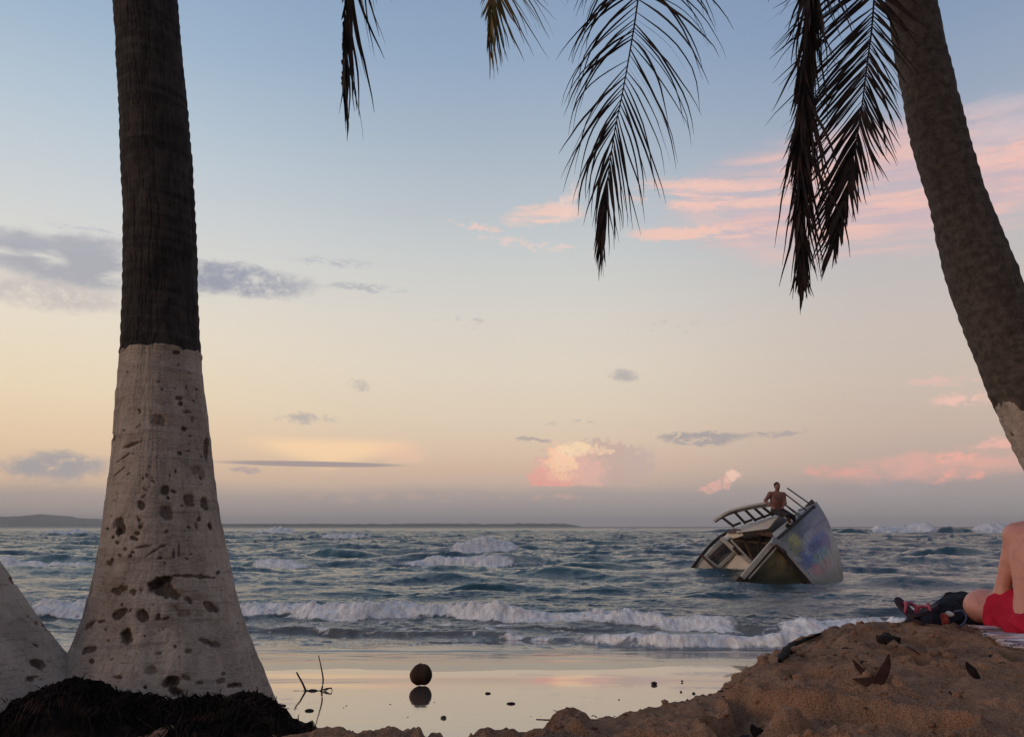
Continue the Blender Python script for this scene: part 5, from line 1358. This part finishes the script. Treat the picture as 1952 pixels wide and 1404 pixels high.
# ------------------------------------------------------------------ things on the sand
# coconut
M['husk'] = simple('old_coconut_husk', lin((52, 36, 28)), lin((78, 54, 40)), 9, .85, .7, .008, 6, (1, 1, .35))
cc = PZ(802, 1304, wet_z(-.9, 7.7)); cz = cc[2] + .092
def nut(p):
    q = p - np.array([cc[0], cc[1], cz])
    a = np.arctan2(q[:, 1], q[:, 0])
    return sd_ell(q, (0, 0, 0), (.108, .10, .095)) - .010 * np.cos(3 * a + .6) * sst(.0, .06, np.hypot(q[:, 0], q[:, 1])) + .010 * (fbm(q[:, 0] * 22, q[:, 1] * 22, q[:, 2] * 22, oct=3, seed=12) - .5) + .016 * (fbm(q[:, 0] * 8, q[:, 1] * 8, q[:, 2] * 8, oct=2, seed=13) - .5)
Vn, Qn = surfnet(nut, (cc[0] - .14, cc[1] - .14, cz - .14), (cc[0] + .14, cc[1] + .14, cz + .14), .006)
tag(mesh_np('coconut', Vn, Qn, M['husk']), 'brown coconut resting alone on the mirror-wet sand', 'coconut')
# twigs by the palm
M['twig'] = simple('wet_dark_twig', lin((40, 31, 30)), lin((60, 46, 42)), 12, .6, .2)
tw0 = PZ(612, 1313, wet_z(-1.8, 7.2)); dt = tw0[1]
tw = empty('driftwood_twig', (tw0[0], dt, tw0[2]), 'thin dark twigs standing out of the wet sand between palm foot and coconut', 'twig')
def tk(name, pts, r0, r1, d=dt):
    mb = MB(); c_ = spline([P(a, b_, d) for a, b_ in pts], 16)[0]; mb.tube(list(c_), list(np.linspace(r0, r1, 16)), 6); mb.build(name, M['twig'], tw, True)
tk('twig', [(613, 1316), (616, 1295), (612, 1270), (607, 1248)], .009, .004)
tk('twig', [(583, 1316), (577, 1302), (571, 1291), (565, 1280)], .010, .007)
tk('twig', [(540, 1329), (560, 1322), (585, 1316), (610, 1317), (632, 1322), (633, 1311), (620, 1312), (605, 1318)], .012, .006)
tk('twig', [(590, 1323), (598, 1314), (612, 1318), (628, 1311)], .009, .005)
tk('twig', [(543, 1331), (562, 1330), (578, 1323), (572, 1318)], .012, .007)
tk('twig', [(541, 1326), (556, 1318), (580, 1317), (596, 1313)], .012, .006)
# dark root curving over the bank
lg = [ground_at(1487, 1268), ground_at(1500, 1248), ground_at(1518, 1234), ground_at(1540, 1222), ground_at(1566, 1211)]
mb = MB(); c_ = spline([p + np.array([-.01, -.03, .024]) for p in lg], 24)[0]
c_ += rng.normal(0, .004, c_.shape); mb.tube(list(c_), list(np.interp(np.linspace(0, 1, 24), [0, .1, .5, 1], [.006, .014, .019, .007])), 9)
M['black_wood'] = simple('soaked_black_wood', lin((18, 14, 14)), lin((28, 22, 20)), 14, .95, .3)
tag(mb.build('driftwood', M['black_wood'], None, True), 'black piece of driftwood curving down the face of the sand bank', 'driftwood')
# dead leaves
M['leaf'] = simple('dead_brown_leaf', lin((84, 48, 38)), lin((52, 33, 28)), 22, .7, .3)
M['leaf_dark'] = simple('dark_rotten_leaf', lin((46, 32, 27)), lin((30, 23, 21)), 22, .8, .3)
def leaf_blade(mb, pts, wid, up, curl=.5):
    c_ = spline(pts, 14)[0]; T = np.gradient(c_, axis=0); V = []
    for i in range(14):
        t_ = unit(T[i]); sv = unit(np.cross(t_, up)); nv = np.cross(sv, t_); wd = wid * math.sin(math.pi * (i + .35) / 13.7) ** .8
        V += [c_[i] - sv * wd + nv * wd * curl, c_[i], c_[i] + sv * wd + nv * wd * curl]
    mb.add(V, grid_faces(14, 3))
def leaf_thing(name, label, blades, mat, cat='leaf', thick=.002):
    e = MB()
    for pts, wd, up, cu in blades: leaf_blade(e, pts, wd, up, cu)
    o = e.build(name, mat, None, True); s_ = o.modifiers.new('thickness', 'SOLIDIFY'); s_.thickness = thick
    return tag(o, label, cat)
g = ground_at(1660, 1298); d = g[1]
leaf_thing('dead_leaf', 'curled reddish dead leaf with two raised points lying on the sand bank', [
    ([P(1626, 1293, d), P(1650, 1299, d - .02), P(1672, 1297, d - .03), P(1688, 1270, d), P(1694, 1246, d + .02)], .019, (0, -1, .3), .5),
    ([P(1664, 1292, d + .03), P(1648, 1284, d + .03), P(1636, 1272, d + .05), P(1625, 1256, d + .06)], .011, (0, -1, .2), .4)], M['leaf'])
g = ground_at(1858, 1290); d = g[1]
leaf_thing('dead_leaf', 'small dark triangular dead leaf standing up in the sand below the towel', [
    ([P(1868, 1291, d), P(1856, 1284, d), P(1846, 1272, d + .01), P(1841, 1260, d + .02)], .019, (.2, -1, .2), .4)], M['leaf_dark'])
g = ground_at(1438, 1402); d = g[1]
leaf_thing('dead_leaf', 'dark pointed dead leaf at the bottom edge of the photo', [
    ([P(1462, 1404, d), P(1448, 1399, d - .01), P(1437, 1391, d), P(1433, 1379, d + .01)], .018, (.1, -1, .3), .4),
    ([P(1410, 1405, d - .02), P(1428, 1404, d), P(1446, 1404, d)], .014, (0, 0, 1), .3)], M['leaf_dark'])
g = ground_at(1694, 1222)
Vc, Qc = surfnet(lambda p: sd_ell(p, g + np.array([0, 0, .008]), (.055, .05, .028)) + .035 * (fbm(p[:, 0] * 30, p[:, 1] * 30, p[:, 2] * 30, oct=3, seed=14) - .5), g - .1, g + .1, .006)
tag(mesh_np('seaweed_clump', Vc, Qc, M['leaf_dark']), 'dark clump of dried seaweed on the sand below the flip-flops', 'seaweed')
st = [ground_at(u, v) + np.array([0, 0, .012]) for u, v in ((1700, 1204), (1714, 1222), (1732, 1238), (1754, 1252))]
mb = MB(); mb.tube(list(spline(st, 16)[0]), list(np.linspace(.004, .003, 16)), 6)
tag(mb.build('stick', M['twig'], None, True), 'thin bent stick lying on the sand beside the seaweed clump', 'stick')
# scraps on the wet sand
M['stone'] = simple('wet_dark_stone', lin((44, 37, 36)), lin((64, 52, 48)), 20, .5, .4)
def lumpy(name, c, r, sd, mat, label, cat, group=None):
    c = np.asarray(c, float); r = np.asarray(r, float)
    Vx, Qx = surfnet(lambda p: sd_ell(p, c, r) + r.min() * .9 * (fbm((p[:, 0]) / r[0] * .9, p[:, 1] / r[1] * .9, p[:, 2] / r[2] * .9, oct=3, seed=sd) - .5), c - r * 1.7, c + r * 1.7, float(r.min()) / 3.2)
    return tag(mesh_np(name, Vx, Qx, mat), label, cat, group)
def on_wet(u, v): return PZ(u, v, wet_z(0, PZ(u, v, .12)[1]))
lumpy('stone', on_wet(1247, 1303) + np.array([0, 0, .008]), (.030, .022, .016), 1, M['stone'], 'largest dark stone on the wet sand, close to the foot of the sand bank', 'stone')
lumpy('stone', on_wet(845, 1369) + np.array([0, 0, .006]), (.022, .02, .018), 2, M['stone'], 'round dark stone on the wet sand nearest the bottom, below the coconut', 'stone')
lumpy('seaweed', on_wet(590, 1355) + np.array([0, 0, .006]), (.035, .02, .012), 3, M['leaf_dark'], 'scrap of dark seaweed on the wet sand under the standing twigs', 'seaweed')
lumpy('seaweed', on_wet(974, 1341) + np.array([0, 0, .005]), (.036, .02, .010), 4, M['leaf_dark'], 'flat scrap of seaweed on the wet sand to the right of the coconut', 'seaweed')
lumpy('seaweed', on_wet(930, 1321) + np.array([0, 0, .004]), (.026, .02, .008), 5, M['leaf_dark'], 'tiny flat scrap of seaweed on the wet sand beyond the larger scrap', 'seaweed')
st = [on_wet(u, v) + np.array([0, 0, .006]) for u, v in ((1022, 1372), (1042, 1373), (1062, 1372))]
mb = MB(); mb.tube(st, [.005, .006, .004], 6); tag(mb.build('stick', M['twig'], None, True), 'short straight stick lying on the wet sand near the bottom centre', 'stick')
for i, (u, v, s_, lb) in enumerate([
        (1300, 1298, .016, 'dark pebble on the wet sand beside the largest stone'), (1298, 1318, .014, 'dark pebble on the wet sand straight in front of the largest stone'),
        (1322, 1321, .018, 'dark pebble on the wet sand touching the toe of the sand bank'), (777, 1367, .010, 'pebble on the wet sand just left of the round stone'),
        (1012, 1366, .010, 'left one of two pebbles behind the short straight stick'), (1030, 1365, .010, 'right one of two pebbles behind the short straight stick'),
        (1060, 1369, .009, 'tiny pebble at the right end of the short straight stick'), (744, 1342, .009, 'lone tiny pebble on the wet sand before and left of the coconut'),
        (660, 1345, .010, 'pebble on the wet sand right of the standing twigs, the farther of a pair'), (655, 1349, .008, 'pebble on the wet sand right of the standing twigs, the nearer of a pair'),
        (877, 1374, .009, 'tiny pebble on the wet sand just right of the round stone'), (1180, 1333, .010, 'lone pebble on the wet sand left of the sand bank ramp'),
        (828, 1338, .007, 'tiniest pebble, on the wet sand under the reflection of the coconut')]):
    lumpy('pebble', on_wet(u, v) + np.array([0, 0, s_ * .2]), (s_ * .85, s_ * .65, s_ * .5), 20 + i, M['stone'], lb, 'pebble', 'pebbles on the wet sand')
# crumbled clods on the lip and face of the bank
r6 = np.random.default_rng(21); mb = MB()
ico_v = None
def clod(c, s):
    ph = (1 + 5 ** .5) / 2
    v = np.array([(-1, ph, 0), (1, ph, 0), (-1, -ph, 0), (1, -ph, 0), (0, -1, ph), (0, 1, ph), (0, -1, -ph), (0, 1, -ph), (ph, 0, -1), (ph, 0, 1), (-ph, 0, -1), (-ph, 0, 1)]) / 1.9
    f = [(0, 11, 5), (0, 5, 1), (0, 1, 7), (0, 7, 10), (0, 10, 11), (1, 5, 9), (5, 11, 4), (11, 10, 2), (10, 7, 6), (7, 1, 8), (3, 9, 4), (3, 4, 2), (3, 2, 6), (3, 6, 8), (3, 8, 9), (4, 9, 5), (2, 4, 11), (6, 2, 10), (8, 6, 7), (9, 8, 1)]
    v = v * (1 + r6.normal(0, .16, (12, 1))) * s * np.array([1.2, 1.0, .8]); mb.add(v + c, f)
for i in range(1100):
    a_ = r6.uniform(.02, .55); y = r6.uniform(2.2, 6.4); x = a_ * y
    z = bz(x, y); f_ = z - float(wet_z(x, y))
    if f_ < .02: continue
    face = .25 < f_ < .85 and a_ > .25
    if not face and r6.random() < .45: continue
    clod((x, y, z + .001), abs(r6.normal(0, .011 if face else .0055)) + .0022)
o = mb.build('sand_clods', M['sand'], None, True); o['kind'] = 'stuff'; o['label'] = 'crumbled clods of sand scattered over the bank'; o['category'] = 'sand'

# bits of bark, straw and leaf trodden into the bank
mb = MB(); r8 = np.random.default_rng(33)
for i in range(110):
    a_ = r8.uniform(-.18, .68); y = r8.uniform(2.25, 5.0); x = a_ * y; z = bz(x, y)
    if z - float(wet_z(x, y)) < .3: continue
    q = r8.uniform(0, math.pi); L = abs(r8.normal(0, .012)) + .005; d_ = np.array([math.cos(q), math.sin(q), r8.normal(0, .15)])
    if r8.random() < .55:
        mb.tube([np.array([x, y, z + .003]) - d_ * L, np.array([x, y, z + .006]), np.array([x, y, z + .004]) + d_ * L], [.0012, .0018, .0008], 4)
    else:
        leaf_blade(mb, [np.array([x, y, z + .004]) - d_ * L, np.array([x, y, z + .008]), np.array([x, y, z + .005]) + d_ * L], L * .35, (0, 0, 1), .6)
o = mb.build('beach_litter', M['leaf_dark'], None, True); o['kind'] = 'stuff'; o['label'] = 'scattered bits of straw and dead leaf on the sand bank'; o['category'] = 'litter'

# ------------------------------------------------------------------ sea air
m = bpy.data.materials.new('sea_haze'); m.use_nodes = True; S.nt = m.node_tree; S.nt.nodes.clear()
pv = node('ShaderNodeVolumePrincipled'); o = node('ShaderNodeOutputMaterial')
pv.inputs['Color'].default_value = (0.92, 0.90, 0.90, 1); pv.inputs['Density'].default_value = 1.8e-4; pv.inputs['Anisotropy'].default_value = 0.0
S.nt.links.new(pv.outputs[0], o.inputs['Volume'])
lo = np.array([-9000, -60, -3.0]); hi = np.array([9000, 9500, 90.0])
V = [(x, y, z) for x in (lo[0], hi[0]) for y in (lo[1], hi[1]) for z in (lo[2], hi[2])]
hz = mesh_np('haze', V, [(0, 1, 3, 2), (4, 6, 7, 5), (0, 4, 5, 1), (2, 3, 7, 6), (0, 2, 6, 4), (1, 5, 7, 3)], m, None, False)
hz['kind'] = 'stuff'; hz['label'] = 'thin sea haze over the water'; hz['category'] = 'haze'
